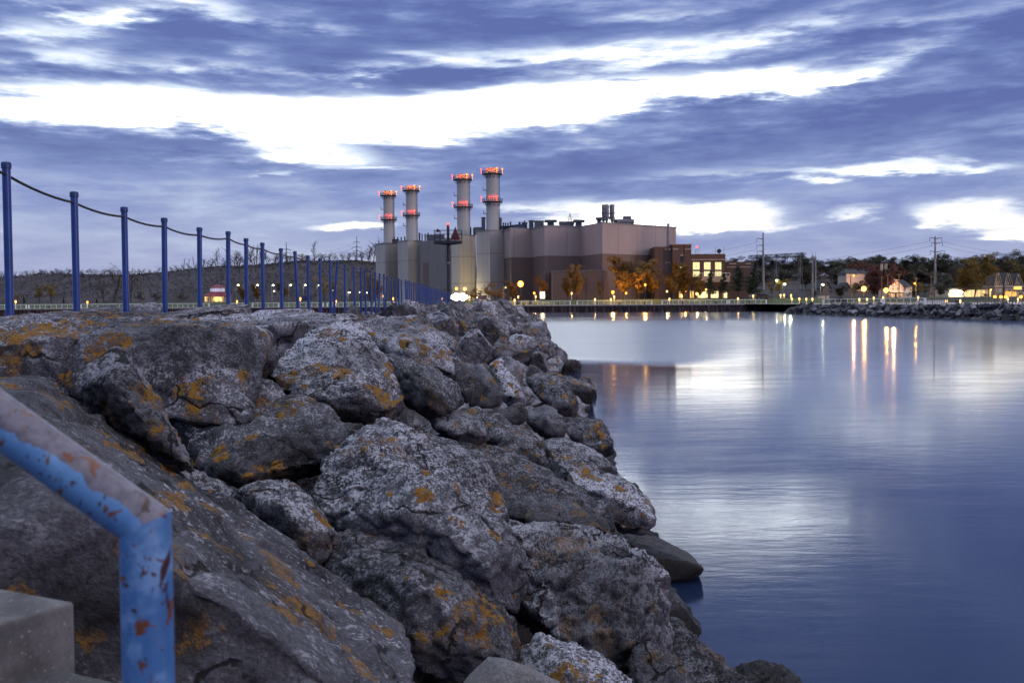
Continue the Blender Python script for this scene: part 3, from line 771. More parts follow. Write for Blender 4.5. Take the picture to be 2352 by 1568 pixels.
for i, px in enumerate(PX):
    Y = postY(px)
    if i < len(PY): z = at(px, PY[i], Y).z
    else: z = 3.72 + R.uniform(-.05, .05)
    top = V((at(px, 690, Y).x, Y, z)) if i >= len(PY) else at(px, PY[i], Y)
    if i == 9: lab = 'tenth blue post, tilted to the right, before the long even run'
    elif i == 13: lab = 'fourteenth blue post, tilted to the left beside upright neighbours'
    elif i == 0: lab = 'nearest and tallest blue cable post at the left edge'
    elif i < len(ORD): lab = '%s blue cable post counted from the left edge' % ORD[i]
    else: lab = 'blue cable post in the close far run towards the beacon tower'
    grp = 'blue posts of the cable fence'
    if proto is None:
        proto = thing('fence_post', top, lab, 'fence post', grp)
        ORI[proto.name] = V((0, 0, 0))
        mp.build('post', M['blue_post'], proto, smooth=True); cp.build('cap', M['blue_cap'], proto, smooth=True)
        ptree = tree_of(proto); o = proto
    else:
        o = copy_tree(proto, top, label=lab, group=grp, tree=ptree)
    o.rotation_euler = (R.uniform(-.01, .01), LEAN.get(i, R.uniform(-.012, .012)), R.uniform(0, 6))
    if i in LEAN: o.rotation_euler[2] = 0
    tops.append(top + V((-math.sin(LEAN.get(i, 0)) * .11, 0, -.108)))
cb = MB(); pts = []
first = tops[0] + (tops[0] - tops[1]) * 1.0 + V((0, 0, .12))
chain = [first] + tops
for a, b in zip(chain[:-1], chain[1:]):
    for k in range(6):
        t = k / 6; p = a.lerp(b, t); p.z -= .035 * 4 * t * (1 - t) * (b - a).length / 1.6
        pts.append(p)
pts.append(chain[-1])
tag(cb.tube(pts, .0125, 8).build('fence_cable', M['cable'], origin=tops[5], smooth=True), 'dark sagging cable threaded through the blue posts', 'cable')

# ------------------------------------------------------------------ handrail and steps beside the camera
m, g = mat_new('peeling blue paint on pipe')
P = g.pos(); geo = g.n('ShaderNodeNewGeometry')
nz = g.n('ShaderNodeSeparateXYZ', {0: geo.outputs['Normal']}).outputs[2]
px_ = g.n('ShaderNodeSeparateXYZ', {0: P})
big = g.noise(P, 26.0, 5, .6, .3)
wear = g.math('ADD', g.math('MULTIPLY', nz, .42), g.math('MULTIPLY', g.math('SUBTRACT', big, .5), .55))      # hands have rubbed the top of the sloping rail bare
bare = g.ramp(wear, .15, .175)
bl = g.mix(g.ramp(g.noise(P, 9.0, 4, .6), .3, .7), c4((.048, .145, .38)), c4((.105, .25, .50)))
mt = g.mix(g.ramp(g.noise(P, 60.0, 4, .6), .3, .7), c4((.095, .082, .112)), c4((.185, .165, .215)))
bl = g.mix(g.math('MULTIPLY', g.ramp(g.noise(P, 21.0, 5, .65), .5, .68), .6), bl, c4((.24, .40, .70)))
c = g.mix(bare, bl, mt)
rustm = g.ramp(g.noise(P, 48.0, 4, .6, .5), .60, .635)
c = g.mix(rustm, c, c4((.15, .052, .026)))
c = g.mix(g.ramp(g.noise(P, 105.0, 4, .65), .63, .66), c, c4((.06, .035, .035)))
chip = g.ramp(g.noise(g.vmul(P, (1, 1, .55)), 30.0, 3, .55, .8), .66, .68)
c = g.mix(chip, c, c4((.05, .022, .022)))
g.bsdf(c, g.mix(bare, c4((.42, .42, .42)), c4((.33, .33, .33))), 0, g.math('ADD', g.math('MULTIPLY', bare, -.5), big), .35, .002)
M['rail'] = m
elbow = at(334, 1205, .95)
upper = at(-330, 728, .99)
rail = thing('handrail', (elbow.x, elbow.y, 1.2), 'peeling blue pipe handrail with a mitred corner in the near left corner', 'handrail')
r_ = .0242
dv = (upper - elbow).normalized()
u_ = dv.cross(V((0, 0, 1))).normalized()
def ringof(c, n=28, plane=None):
    return None
# sloping pipe and post meet in a mitre
bis = (V((0, 0, -1)) + dv).normalized()                   # lies in the mitre plane
nrm = (V((0, 0, -1)) - dv).normalized()                   # mitre plane normal
def mitre(axis, far, name):
    n = 32; a = axis.normalized(); e1 = a.cross(V((.3, 1, .2))).normalized(); e2 = a.cross(e1)
    r0 = []; r1 = []
    for k in range(n):
        off = e1 * math.cos(2 * PI * k / n) * r_ + e2 * math.sin(2 * PI * k / n) * r_
        t = -off.dot(nrm) / a.dot(nrm)
        r0.append(elbow + off + a * t); r1.append(far + off)
    vs = r0 + [p.lerp(q, .02) for p, q in zip(r0, r1)] + r1
    fs = [(i * n + k, i * n + (k + 1) % n, (i + 1) * n + (k + 1) % n, (i + 1) * n + k) for i in range(2) for k in range(n)]
    return MB().add(vs, fs).build(name, M['rail'], rail, smooth=True)
mitre(V((0, 0, -1)), elbow + V((0, 0, -1.0)), 'rail_post')
mitre(dv, upper, 'top_rail')

m, g = mat_new('speckled worn concrete')
P = g.pos()
c = g.mix(g.ramp(g.noise(P, 9.0, 6, .65), .35, .65), c4((.075, .072, .076)), c4((.165, .16, .165)))
c = g.mix(g.ramp(g.noise(P, 120.0, 4, .7), .60, .70), c, c4((.30, .29, .285)))
c = g.mix(g.ramp(g.noise(P, 90.0, 3, .6), .36, .30), c, c4((.08, .075, .07)))
g.bsdf(c, .92, 0, g.noise(P, 110.0, 5, .7), .5, .004)
M['step'] = m
C0 = at(172, 1381, 1.5); A0 = at(0, 1440, 1.40); B0 = at(0, 1357, 1.577)
zt = C0.z
def step(foot, z1, z0, label):
    mb = MB().prism(foot, z0, z1)
    o = mb.build('concrete_step', M['step'], origin=(foot[0][0], foot[0][1], z0))
    bm = bmesh.new(); bm.from_mesh(o.data)
    bmesh.ops.bevel(bm, geom=bm.edges[:], offset=.007, segments=3, profile=.6, affect='EDGES'); bm.to_mesh(o.data); bm.free()
    return tag(o, label, 'step', 'concrete steps beside the handrail')
e1 = (A0 - C0).xy.normalized(); e2 = (B0 - C0).xy.normalized()
C2 = C0.xy; 
step([tuple(C2), tuple(C2 + e1 * .9), tuple(C2 + e1 * .9 + e2 * .9), tuple(C2 + e2 * .9)], zt, zt - .5, 'upper concrete step with a pale worn top at the left edge')
q0 = at(275, 1566.5, 1.42)
q2 = q0.xy
step([tuple(q2), tuple(q2 + e1 * .8), tuple(q2 + e1 * .8 + e2 * .32), tuple(q2 + e2 * .32)], q0.z, q0.z - .5, 'lower concrete step just showing at the bottom edge beside the handrail post')
# ------------------------------------------------------------------ power plant
ROOF = 28.0; GZ = 3.4
def corner(px, py, z=ROOF):
    Y = depth_for(px, py, z); p = at(px, py, Y); return V((p.x, p.y))
pl = thing('power_plant', (0, 380, GZ), 'long stepped power plant hall with pale upper and brown lower cladding', 'power plant')
def tower_part(l, c, r):
    L, Cc, Rr = corner(*l), corner(*c), corner(*r)
    back = V((0, 16))
    MB().prism([tuple(L), tuple(Cc), tuple(Rr), tuple(Rr + back), tuple(L + back)], GZ - .3, ROOF).build('corner_tower', M['tower_conc'], pl)
    MB().prism([tuple(L + V((-.15, -.1))), tuple(Cc + V((0, -.25))), tuple(Rr + V((.15, -.1))), tuple(Rr + back), tuple(L + back)], ROOF, ROOF + .35).build('coping', M['steel'], pl)
tower_part((862.5, 562), (884.5, 559.3), (913, 561))
tower_part((913, 556), (936.6, 553.2), (968, 554.5))
tower_part((1036, 542.5), (1056, 540.8), (1090, 541.5))
tower_part((1094, 533.4), (1125, 529.7), (1160, 531.2))
a_, b_ = corner(962, 551.5), corner(1040, 543.5)
a_ = V((a_.x, a_.y + 3)); b_ = V((b_.x, b_.y + 3))
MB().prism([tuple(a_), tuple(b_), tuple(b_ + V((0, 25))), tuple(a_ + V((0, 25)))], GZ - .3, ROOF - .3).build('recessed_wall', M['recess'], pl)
d_ = (b_ - a_) / (b_ - a_).length
q0 = V((corner(968, 551).x + 0.4, 0)); k0 = (q0.x - a_.x) / d_.x
n_ = V((d_.y, -d_.x))
f0 = a_ + d_ * k0; f1 = f0 + d_ * 3.9
MB().prism([tuple(f0 + n_ * .06), tuple(f1 + n_ * .06), tuple(f1 + n_ * -1), tuple(f0 + n_ * -1)], GZ - .3, 19.0).build('lower_cladding', M['clad_brown'], pl)
face = [(1158, 531.6), (1174, 529.2), (1220.7, 528.2), (1251.5, 523.6), (1333, 521.6), (1383.7, 514.6), (1552, 526.6)]
fp = [V((at(p[0], 600, Y_).x, Y_)) for p, Y_ in zip(face, (351, 339, 342.5, 330, 335, 318.3, 341))]
# keep the short return walls turned away from the afterglow
back = [V((fp[-1].x + 6, fp[-1].y + 60)), V((fp[0].x, fp[0].y + 70))]
foot = [tuple(p) for p in fp + back]
MB().prism(foot, GZ - .3, 18.3).build('lower_cladding', M['clad_brown'], pl)
def grow(pts, d):
    c = sum(pts, V((0, 0))) / len(pts)
    return [tuple(p + (p - c).normalized() * d) for p in pts]
MB().prism(grow(fp + back, .12), 18.3, ROOF).build('upper_cladding', M['clad_pale'], pl)
MB().prism(grow(fp + back, .35), ROOF, ROOF + .3).build('coping', M['steel'], pl)
# roof edge railing of the tall block
mb = MB()
for k in range(15):
    p = fp[5].lerp(fp[6], k / 14.0); mb.tube([(p.x, p.y + .4, ROOF + .3), (p.x, p.y + .4, ROOF + 1.5)], .05, 4)
mb.tube([(fp[5].x, fp[5].y + .4, ROOF + 1.5), (fp[6].x, fp[6].y + .4, ROOF + 1.5)], .045, 4)
mb.build('roof_railing', M['steel'], pl)
# low front annex
Ya = depth_for(1269.5, 624.3, 13.0)
an = [V((at(1269.5, 624, 316).x, 316)), V((at(1388, 621, 309).x, 309)), V((at(1388, 621, 309).x + 4, 330)), V((at(1269.5, 624, 316).x, 338))]
zt_ = at(1330, 622.5, 312).z
MB().prism([tuple(p) for p in an], GZ - .3, zt_).build('annex', M['clad_brown'], pl)
MB().prism(grow(an, .2), zt_, zt_ + .25).build('coping', M['steel'], pl)

# smokestacks with galleries and beacons
def stack(px, ytop, yg1, yg2, Y, wpx, lab):
    p = at(px, ytop, Y); zt = p.z; x = p.x
    z1 = at(px, yg1, Y).z; z2 = at(px, yg2, Y).z
    r = wpx / FD * Y / 2
    t = thing('smokestack', (x, Y, 10.0), lab, 'smokestack', 'smokestacks of the power plant')
    MB().lathe((x, Y, 0), [(r * 1.06, ROOF - 2), (r * 1.06, ROOF + 1.2), (r, ROOF + 1.4), (r * .97, zt - .5), (r * 1.02, zt - .5), (r * 1.02, zt), (r * .8, zt), (r * .8, zt - 1.5)], 32).build('shaft', M['shaft'], t, smooth=True)
    for zg in (z1, z2):
        mb = MB(); R_ = r + 1.25
        mb.lathe((x, Y, 0), [(r * .98, zg - .12), (R_, zg - .12), (R_, zg + .06), (r * .98, zg + .06)], 24)
        for k in range(20):
            a = 2 * PI * k / 20; q = V((x + R_ * math.cos(a), Y + R_ * math.sin(a), zg))
            mb.tube([q, q + V((0, 0, 1.15))], .06, 4)
            if k % 2 == 0: mb.tube([q + V((0, 0, -.1)), V((x + r * math.cos(a), Y + r * math.sin(a), zg - 1.5))], .08, 4)
        for hz in (.6, 1.15):
            mb.tube([(x + R_ * math.cos(2 * PI * k / 24), Y + R_ * math.sin(2 * PI * k / 24), zg + hz) for k in range(25)], .055, 4)
        gal = mb.build('gallery', M['steel_dark'], t)
        up = zg == z1
        for a, rr in ((-170, R_ + .45), (-62, R_ - .1), (-12, R_ + .1)):
            if a == -12 and not up: continue
            q = V((x + rr * math.cos(math.radians(a)), Y + rr * math.sin(math.radians(a)), zg + 1.3))
            MB().tube([q + V((0, 0, -1.3)), q], .07, 5).ball(q + V((0, 0, .35)), .24 if up else .22, 8, 1.5).build('beacon', M['bulb_amber' if up else 'bulb_red'] if a != -170 else M['bulb_red'], gal)
        for a in (range(-170, 0, 20) if up else (-120, -100, -80, -60)):
            q = (x + (r + .4) * math.cos(math.radians(a)), Y + (r + .4) * math.sin(math.radians(a)), zg + (1.3 if up else 1.5))
            light('beacon_glow', q, (1, .17, .010) if up else (1, .05, .02), 30 if up else 26, .05, t)
    mb = MB()
    for zz in (z2 + (z1 - z2) * .42, z2 - (z1 - z2) * .42):
        mb.box((x - r - .5, Y - .4, zz), (1.0, 1.4, .14)).tube([(x - r - .95, Y - .8, zz), (x - r - .95, Y - .8, zz + 1.2)], .06, 4).tube([(x - r - .95, Y + .2, zz), (x - r - .95, Y + .2, zz + 1.2)], .06, 4)
    mb.tube([(x + r * .98 + .25, Y - .9, ROOF), (x + r * .98 + .25, Y - .9, zt - 1)], .13, 5)
    mb.build('ladder', M['steel_dark'], t)
    return t
stack(892, 439.6, 449.9, 504.8, 430, 24, 'smokestack at the far left of the four, shortest in view')
stack(944.2, 428, 438.3, 495, 412, 25.3, 'second smokestack from the left, close beside the shortest')
stack(1063, 401.6, 413.2, 476, 380, 28.3, 'third smokestack from the left, behind the beacon tower platform')
stack(1130.6, 386.8, 400, 464, 356, 29.4, 'tallest looking smokestack, nearest and right of the others')

# roof plant
def on_roof(px, Y): return at(px, 500, Y).x
def zat(px, py, Y): return at(px, py, Y).z
def roof_cyl(name, px, ytop, w, Y, lab, grp=None, mat='roof_unit', cat='roof vent'):
    x = on_roof(px, Y); r = w / FD * Y / 2; z = zat(px, ytop, Y)
    o = MB().lathe((x, Y, 0), [(r, ROOF + .2), (r, z - .4), (r * 1.08, z - .4), (r * 1.08, z), (r * .8, z)], 16).build(name, M[mat], origin=(x, Y, ROOF + .3), smooth=True)
    return tag(o, lab, cat, grp)
def mushroom(px, capw, bodyw, ytop, ycap, Y, lab):
    x = on_roof(px, Y); k = Y / FD
    t = thing('roof_ventilator', (x, Y, ROOF + .3), lab, 'roof ventilator', 'mushroom roof ventilators')
    MB().box((x, Y, (ROOF + .3 + zat(px, ycap, Y)) / 2), (bodyw * k, bodyw * k, zat(px, ycap, Y) - ROOF - .3)).build('body', M['roof_unit'], t)
    z0, z1 = zat(px, ycap, Y), zat(px, ytop, Y); h = capw * k / 2
    MB().prism([(x - h, Y - h), (x + h, Y - h), (x + h, Y + h), (x - h, Y + h)], z0, z0 + (z1 - z0) * .6).prism([(x - h * .93, Y - h * .93), (x + h * .93, Y - h * .93), (x + h * .93, Y + h * .93), (x - h * .93, Y + h * .93)], z0 + (z1 - z0) * .6, z1).build('cap', M['roof_unit'], t)
mushroom(1264.6, 28, 15, 506, 510.5, 340, 'wide capped roof ventilator just left of the trough shaped one')
mushroom(1329, 27, 14, 505.5, 510.5, 342, 'wide capped roof ventilator just right of the trough shaped one')
mushroom(1376, 16, 9, 499.5, 505, 332, 'smaller capped roof ventilator beside the tall silver silos')
x0 = on_roof(1302, 345); k = 345 / FD
o = MB().slabv([(x0 - 18 * k, 342, zat(1302, 510, 345)), (x0 + 18 * k, 342, zat(1302, 510, 345)), (x0 + 12 * k, 342, ROOF + .3), (x0 - 12 * k, 342, ROOF + .3)], 7, (0, 1, 0)).build('roof_hopper', M['roof_unit'], origin=(x0, 342, ROOF + .3))
tag(o, 'trough shaped roof hopper between two capped ventilators', 'roof hopper')
for i, (px, w, yt, dy, lab) in enumerate([(1386.5, 9, 471.5, 3, 'left and rearmost silver silo'), (1393.5, 11.5, 471, 0, 'middle silver silo, nearest of the three'), (1406, 12, 471, 1.5, 'right hand silver silo of the three')]):
    Y = 326 + dy; x = on_roof(px, Y); r = w / FD * Y / 2
    t = thing('silo', (x, Y, ROOF + .3), lab + ' on the tall block roof', 'silo', 'silver silos on the roof')
    MB().lathe((x, Y, 0), [(r * .3, ROOF + .3), (r * .45, ROOF + 1.0), (r, ROOF + 2.3), (r, zat(px, yt, Y)), (r * .6, zat(px, yt, Y) + .2)], 20).build('drum', M['steel'], t, smooth=True)
    mb = MB()
    for a in (0, 1.57, 3.14, 4.71): mb.tube([(x + r * math.cos(a), Y + r * math.sin(a), ROOF + .3), (x + r * math.cos(a), Y + r * math.sin(a), ROOF + 2.6)], .09, 5)
    mb.build('leg', M['steel_dark'], t)
    mb = MB(); zz = zat(px, 490, Y)
    mb.tube([(x + (r + .5) * math.cos(2 * PI * j / 16), Y + (r + .5) * math.sin(2 * PI * j / 16), zz) for j in range(17)], .06, 4)
    mb.build('hoop_rail', M['steel_dark'], t)
x0 = on_roof(1412, 332); x1 = on_roof(1451, 336)
o = MB().tube([(x0, 330, zat(1412, 511, 332)), (x1, 334, zat(1451, 510.5, 336))], .95, 14).box((on_roof(1440, 335), 335, zat(1440, 506, 335)), (2.6, 2.2, 2.6)).box((on_roof(1450, 335), 335, zat(1450, 511, 335)), (1.4, 2.6, 2.2)).build('roof_duct', M['roof_unit'], origin=(x0, 332, ROOF + .3), smooth=True)
tag(o, 'long horizontal roof duct right of the silver silos', 'roof duct')
boxes = [(1195, 21, 518, 352), (1220, 10, 508.6, 350), (1238, 21, 509.3, 348), (1178, 12, 519, 356), (1206, 9, 513.5, 353), (1162, 18, 521, 360)]
for (px, w, yt, Y) in boxes:
    x = on_roof(px, Y); h = zat(px, yt, Y) - ROOF - .3; k = w / FD * Y
    o = MB().box((x, Y, ROOF + .3 + h / 2), (k, 4, h)).box((x, Y, ROOF + .3 + h + .12), (k + .3, 4.3, .24)).build('roof_unit', M['roof_unit'], origin=(x, Y, ROOF + .3))
    tag(o, 'grey box roof unit in the row between the nearest stack and the ventilators', 'roof unit', 'box units on the plant roof')
for (px, w, yt, Y) in [(1156, 3, 511.5, 357), (1161, 3, 511.5, 357), (1166.5, 3, 511.8, 357), (1172.4, 3.6, 508.8, 356), (1193.5, 5, 510, 354), (1199.6, 3, 510.5, 354), (1204.7, 3.6, 507, 354), (1245, 3, 515, 346),
                       (905, 3, 543, 420), (913, 3, 545, 420), (921, 3, 545, 418), (929, 3, 543.5, 416), (963, 4, 534.5, 406), (969, 2.5, 537, 406), (976, 3, 537, 404), (983, 3.4, 535, 404), (991, 2.6, 538, 402), (1081, 3, 522, 376), (1088, 3, 524, 376), (1094, 3, 523, 374)]:
    roof_cyl('vent_pipe', px, yt, w, Y, 'short dark vent pipe standing in a row on the plant roof', 'vent pipes on the plant roof', 'steel_dark', 'vent pipe')
roof_cyl('roof_silencer', 1110, 499, 8.8, 356, 'fat round roof silencer left of the nearest smokestack', None, 'roof_unit', 'roof silencer')
roof_cyl('roof_silencer', 1149.3, 500, 6.5, 360, 'fat round roof silencer right of the nearest smokestack', None, 'roof_unit', 'roof silencer')
for (px, w, yt, Y, lab) in [(1000, 40, 541, 402, 'long low roof housing behind the beacon tower platform'), (1098, 16, 524, 374, 'low tan roof housing left of the nearest smokestack'), (908, 14, 551, 424, 'low roof housing between the two left smokestacks')]:
    x = on_roof(px, Y); h = max(.8, zat(px, yt, Y) - ROOF - .3); k = w / FD * Y
    tag(MB().box((x, Y, ROOF + .3 + h / 2), (k, 4, h)).box((x, Y, ROOF + .3 + h + .1), (k + .4, 4.3, .2)).build('roof_housing', M['roof_unit'], origin=(x, Y, ROOF + .3)), lab, 'roof housing')
light('tower_fill', (at(1073, 660, 360).x, 357, 5.0), (1, .80, .36), 5200, .4)

# brick station house in front of the hall's right end
def brick_block(name, x0, x1, ytop, Y, depth, lab):
    t = thing(name, (at((x0 + x1) / 2, 690, Y).x, Y, GZ), lab, 'brick building')
    return t, at(x0, 600, Y).x, at(x1, 600, Y).x, at((x0 + x1) / 2, ytop, Y).z
YB = 322
t, xa, xb, zt_ = brick_block('brick_tower', 1505, 1588, 562.5, YB, 14, 'square dark brick stair tower against the right end of the hall')
xm = at(1545, 600, YB).x
ztl = at(1524, 566, YB).z
MB().box(((xm + xb) / 2, YB + 7, (GZ + zt_) / 2), (xb - xm, 14, zt_ - GZ)).build('wall', M['brick'], t)
MB().box(((xa + xm) / 2, YB + 8.4, (GZ + ztl) / 2), (xm - xa, 14, ztl - GZ)).build('wall', M['brick'], t)
for (p0, p1, q0, q1, mt, nm, dy) in [(1563, 1568.8, 588, 602.7, 'glass_dark', 'window', .05), (1562.5, 1569.3, 584.6, 588, 'brick_trim', 'lintel', .12), (1562, 1568, 611.5, 623, 'win_yellow', 'window', .05),
                                 (1545.6, 1558, 570.5, 573.3, 'brick_trim', 'trim_band', .08), (1573, 1587, 570.5, 573.3, 'brick_trim', 'trim_band', .08), (1570.6, 1572.2, 562, 640, 'glass_dark', 'slot', .04)]:
    a, b = at(p0, q1, YB), at(p1, q0, YB)
    MB().box(((a.x + b.x) / 2, YB - dy / 2 + .1, (a.z + b.z) / 2), (b.x - a.x, dy + .2, b.z - a.z)).build(nm, M[mt], t)
for (p0, p1, q0, q1, mt, nm) in [(1524, 1542, 571, 630, 'roof_dark', 'recess_panel'), (1527, 1531, 571, 574, 'brick_trim', 'trim_band'), (1535, 1540, 571, 574, 'brick_trim', 'trim_band'), (1528, 1532, 602, 604, 'brick_trim', 'trim_band'), (1535, 1539, 602, 604, 'brick_trim', 'trim_band')]:
    a, b = at(p0, q1, YB + 1.3), at(p1, q0, YB + 1.3)
    MB().box(((a.x + b.x) / 2, YB + 1.34, (a.z + b.z) / 2), (b.x - a.x, .25 if nm == 'trim_band' else .18, b.z - a.z)).build(nm, M[mt], t)
MB().box(((xm + xb) / 2, YB + 7, zt_ + .15), (xb - xm + .4, 14.4, .3)).build('coping', M['brick_trim'], t)
xs_ = at(1535, 540, 326).x; z0_, z1_ = ztl, at(1535, 513.5, 326).z
tag(MB().lathe((xs_, 326, 0), [(.55, z0_ - .2), (.52, z0_ + 2), (.46, z1_ - .4), (.52, z1_ - .4), (.52, z1_)], 16).build('flue', M['steel'], origin=(xs_, 326, z0_), smooth=True), 'slim metal flue rising from the brick stair tower', 'flue')
t, xa, xb, zt_ = brick_block('brick_wing', 1588, 1667, 583, YB, 14, 'two storey brick wing with six big lit windows')
xa += .05
MB().box(((xa + xb) / 2, YB + 7.6, (GZ + zt_) / 2), (xb - xa, 14, zt_ - GZ)).build('wall', M['brick'], t)
a, b = at(1588, 598, YB), at(1668, 594.5, YB)
MB().box(((a.x + b.x) / 2 + .05, YB + .45, (a.z + b.z) / 2), (b.x - a.x, .5, b.z - a.z)).build('trim_band', M['brick_trim'], t)
for j, (p0, p1) in enumerate([(1592, 1607.8), (1617.6, 1633), (1643, 1658)]):
    for (q0, q1) in [(601.8, 619.3), (622.6, 635.5)]:
        a, b = at(p0, q1, YB), at(p1, q0, YB); w_, h_ = b.x - a.x, b.z - a.z; cx_, cz_ = (a.x + b.x) / 2, (a.z + b.z) / 2
        f = MB()
        for (ox, oz, sx, sz) in ((-w_ / 2, 0, .12, h_ + .12), (w_ / 2, 0, .12, h_ + .12), (0, h_ / 2, w_, .12), (0, -h_ / 2, w_, .12), (0, 0, .07, h_), (w_ / 4, 0, .05, h_), (-w_ / 4, 0, .05, h_)):
            f.box((cx_ + ox, YB + .58, cz_ + oz), (sx, .16, sz))
        fr = f.build('window', M['brick_trim'], t)
        MB().box((cx_, YB + .63, cz_), (w_, .06, h_)).build('pane', M['win_yellow'], fr)
# terrace and ground floor in front of the wing
a, b = at(1605, 648, YB - 2), at(1676, 634, YB - 2)
MB().box(((a.x + b.x) / 2, YB - 1, (a.z + b.z) / 2), (b.x - a.x, 3.0, b.z - a.z)).build('terrace', M['brick_trim'], t)
mb = MB()
for k in range(9): mb.tube([(a.x + (b.x - a.x) * k / 8, YB - 2.4, b.z), (a.x + (b.x - a.x) * k / 8, YB - 2.4, b.z + 1.0)], .05, 4)
mb.tube([(a.x, YB - 2.4, b.z + 1.0), (b.x, YB - 2.4, b.z + 1.0)], .05, 4).build('terrace_railing', M['white'], t)
for (p0, p1) in [(1560, 1567), (1585, 1594), (1603, 1626), (1632, 1651), (1661, 1671)]:
    a, b = at(p0, 684, YB - 1), at(p1, 668, YB - 1)
    f = MB(); w_ = b.x - a.x; h_ = b.z - a.z; cx_, cz_ = (a.x + b.x) / 2, (a.z + b.z) / 2
    for (ox, oz, sx, sz) in ((-w_ / 2, 0, .14, h_), (w_ / 2, 0, .14, h_), (0, h_ / 2, w_, .14), (w_ / 6, 0, .06, h_), (-w_ / 6, 0, .06, h_)): f.box((cx_ + ox, YB - .62, cz_ + oz), (sx, .2, sz))
    fr = f.build('shop_window', M['brick_trim'], t)
    MB().box((cx_, YB - .55, cz_), (w_, .06, h_)).build('pane', M['win_warm'] if p0 < 1600 else M['win_yellow'], fr)
a, b = at(1552, 690, YB + 1), at(1676, 648.5, YB + 1)
MB().box(((a.x + b.x) / 2, YB + 1.0, (a.z + b.z) / 2), (b.x - a.x, 2.9, b.z - a.z)).build('ground_floor', M['brick'], t)
t, xa, xb, zt_ = brick_block('brick_annex', 1668, 1724, 600.8, YB + 4, 14, 'lower brick annex partly behind the dark pines')
MB().box(((xa + xb) / 2 + .1, YB + 12, (GZ + zt_) / 2), (xb - xa, 14, zt_ - GZ)).build('wall', M['brick'], t)
for (p0, p1, q0, q1) in [(1675, 1690, 604, 607), (1713, 1724, 604, 607), (1668.5, 1724, 612, 614.5)]:
    a, b = at(p0, q1, YB + 5), at(p1, q0, YB + 5)
    MB().box(((a.x + b.x) / 2, YB + 5, (a.z + b.z) / 2), (b.x - a.x, .3, b.z - a.z)).build('trim_band', M['brick_trim'], t)
# roof beacon, masts, dish on the wing
zr = at(1627, 583, YB).z + .0
def mast(px, ytop, lab, w=.05, Y=YB + 3):
    x = at(px, 580, Y).x
    return tag(MB().tube([(x, Y, zr - .1), (x, Y, at(px, ytop, Y).z)], w, 5).build('roof_mast', M['steel_dark'], origin=(x, Y, zr)), lab, 'mast', 'thin masts on the brick wing roof')
mast(1597.5, 573, 'short thin mast left of the red roof beacon'); mast(1605.5, 567, 'thin mast right of the red roof beacon'); mast(1643, 568, 'thin mast left of the round dish'); mast(1662.7, 566, 'tallest thin mast at the right end of the brick wing roof')
x = at(1601, 570, YB + 2).x; zz = at(1601, 567, YB + 2).z
t = thing('aviation_beacon', (x, YB + 2, zr), 'red glowing beacon on a post above the brick wing', 'beacon')
MB().tube([(x, YB + 2, zr - .1), (x, YB + 2, zz)], .06, 6).build('post', M['steel_dark'], t)
MB().ball((x, YB + 2, zz), .34, 10).build('lamp', M['bulb_red'], t)
x = at(1652.7, 577, YB + 3).x; zz = at(1652.7, 577.3, YB + 3).z
t = thing('satellite_dish', (x, YB + 3, zr), 'round dark dish on the brick wing roof', 'satellite dish')
MB().tube([(x, YB + 3, zr - .1), (x, YB + 3, zz)], .07, 6).build('post', M['steel_dark'], t)
MB().tube([(x, YB + 3, zz), (x - .1, YB + 2.8, zz + .02), (x - .25, YB + 2.5, zz + .06)], [.1, .5, .75], 16).build('bowl', M['steel_dark'], t)

# ------------------------------------------------------------------ quay wall, fenders and white railing
m, g = mat_new('rusty sheet piling')
P = g.pos(); nz = g.noise(g.vmul(P, (1.2, 1.2, .25)), 1.0, 5, .65)
g.bsdf(g.mix(g.ramp(nz, .35, .65), c4((.030, .019, .023)), c4((.12, .072, .075))), .85)
M['pile'] = m
mb = MB(); xq0, xq1 = -190.0, 72.5
prof = []; x = xq0
while x < xq1:
    prof += [(x, YQ - .25), (x + .45, YQ - .25), (x + .6, YQ + .05), (x + 1.05, YQ + .05)]; x += 1.2
foot = prof + [(xq1, YQ + 1.2), (xq0, YQ + 1.2)]
mb.prism(foot, -1.0, 1.78)
qw = thing('quay_wall', (-60, YQ, 0), 'dark rusty sheet pile quay wall across the harbour', 'quay wall')
mb.build('sheet_piling', M['pile'], qw)
MB().box(((xq0 + xq1) / 2, YQ + .55, 1.93), (xq1 - xq0, 1.9, .28)).build('cap_beam', M['concrete'], qw)
def torus(mb, c, R_, r, n=18, k=8):
    vs = [V(c) + V(((R_ + r * math.cos(2 * PI * j / k)) * math.cos(2 * PI * i / n), r * math.sin(2 * PI * j / k), (R_ + r * math.cos(2 * PI * j / k)) * math.sin(2 * PI * i / n))) for i in range(n) for j in range(k)]
    return mb.add(vs, [(i * k + j, i * k + (j + 1) % k, ((i + 1) % n) * k + (j + 1) % k, ((i + 1) % n) * k + j) for i in range(n) for j in range(k)])
tm = torus(MB(), (0, 0, 0), .36, .13)
M['tyre'] = plain('black tyre rubber', (.02, .019, .022), .8)
t0 = tm.build('tyre_fender', M['tyre'], smooth=True); first_ = True
for px in [1208, 1222, 1236, 1246, 1260, 1284, 1303, 1339, 1359, 1380, 1398, 1415, 1436, 1455, 1475, 1490, 1510, 1528, 1553, 1580, 1610, 1668, 1720]:
    o = t0 if first_ else t0.copy()
    if not first_: COL.objects.link(o)
    first_ = False
    o.location = (at(px, 706, YQ).x, YQ - .42, .95 + R.uniform(-.1, .1))
    tag(o, 'black tyre fender hung on the rusty quay wall', 'tyre', 'tyre fenders along the quay wall')
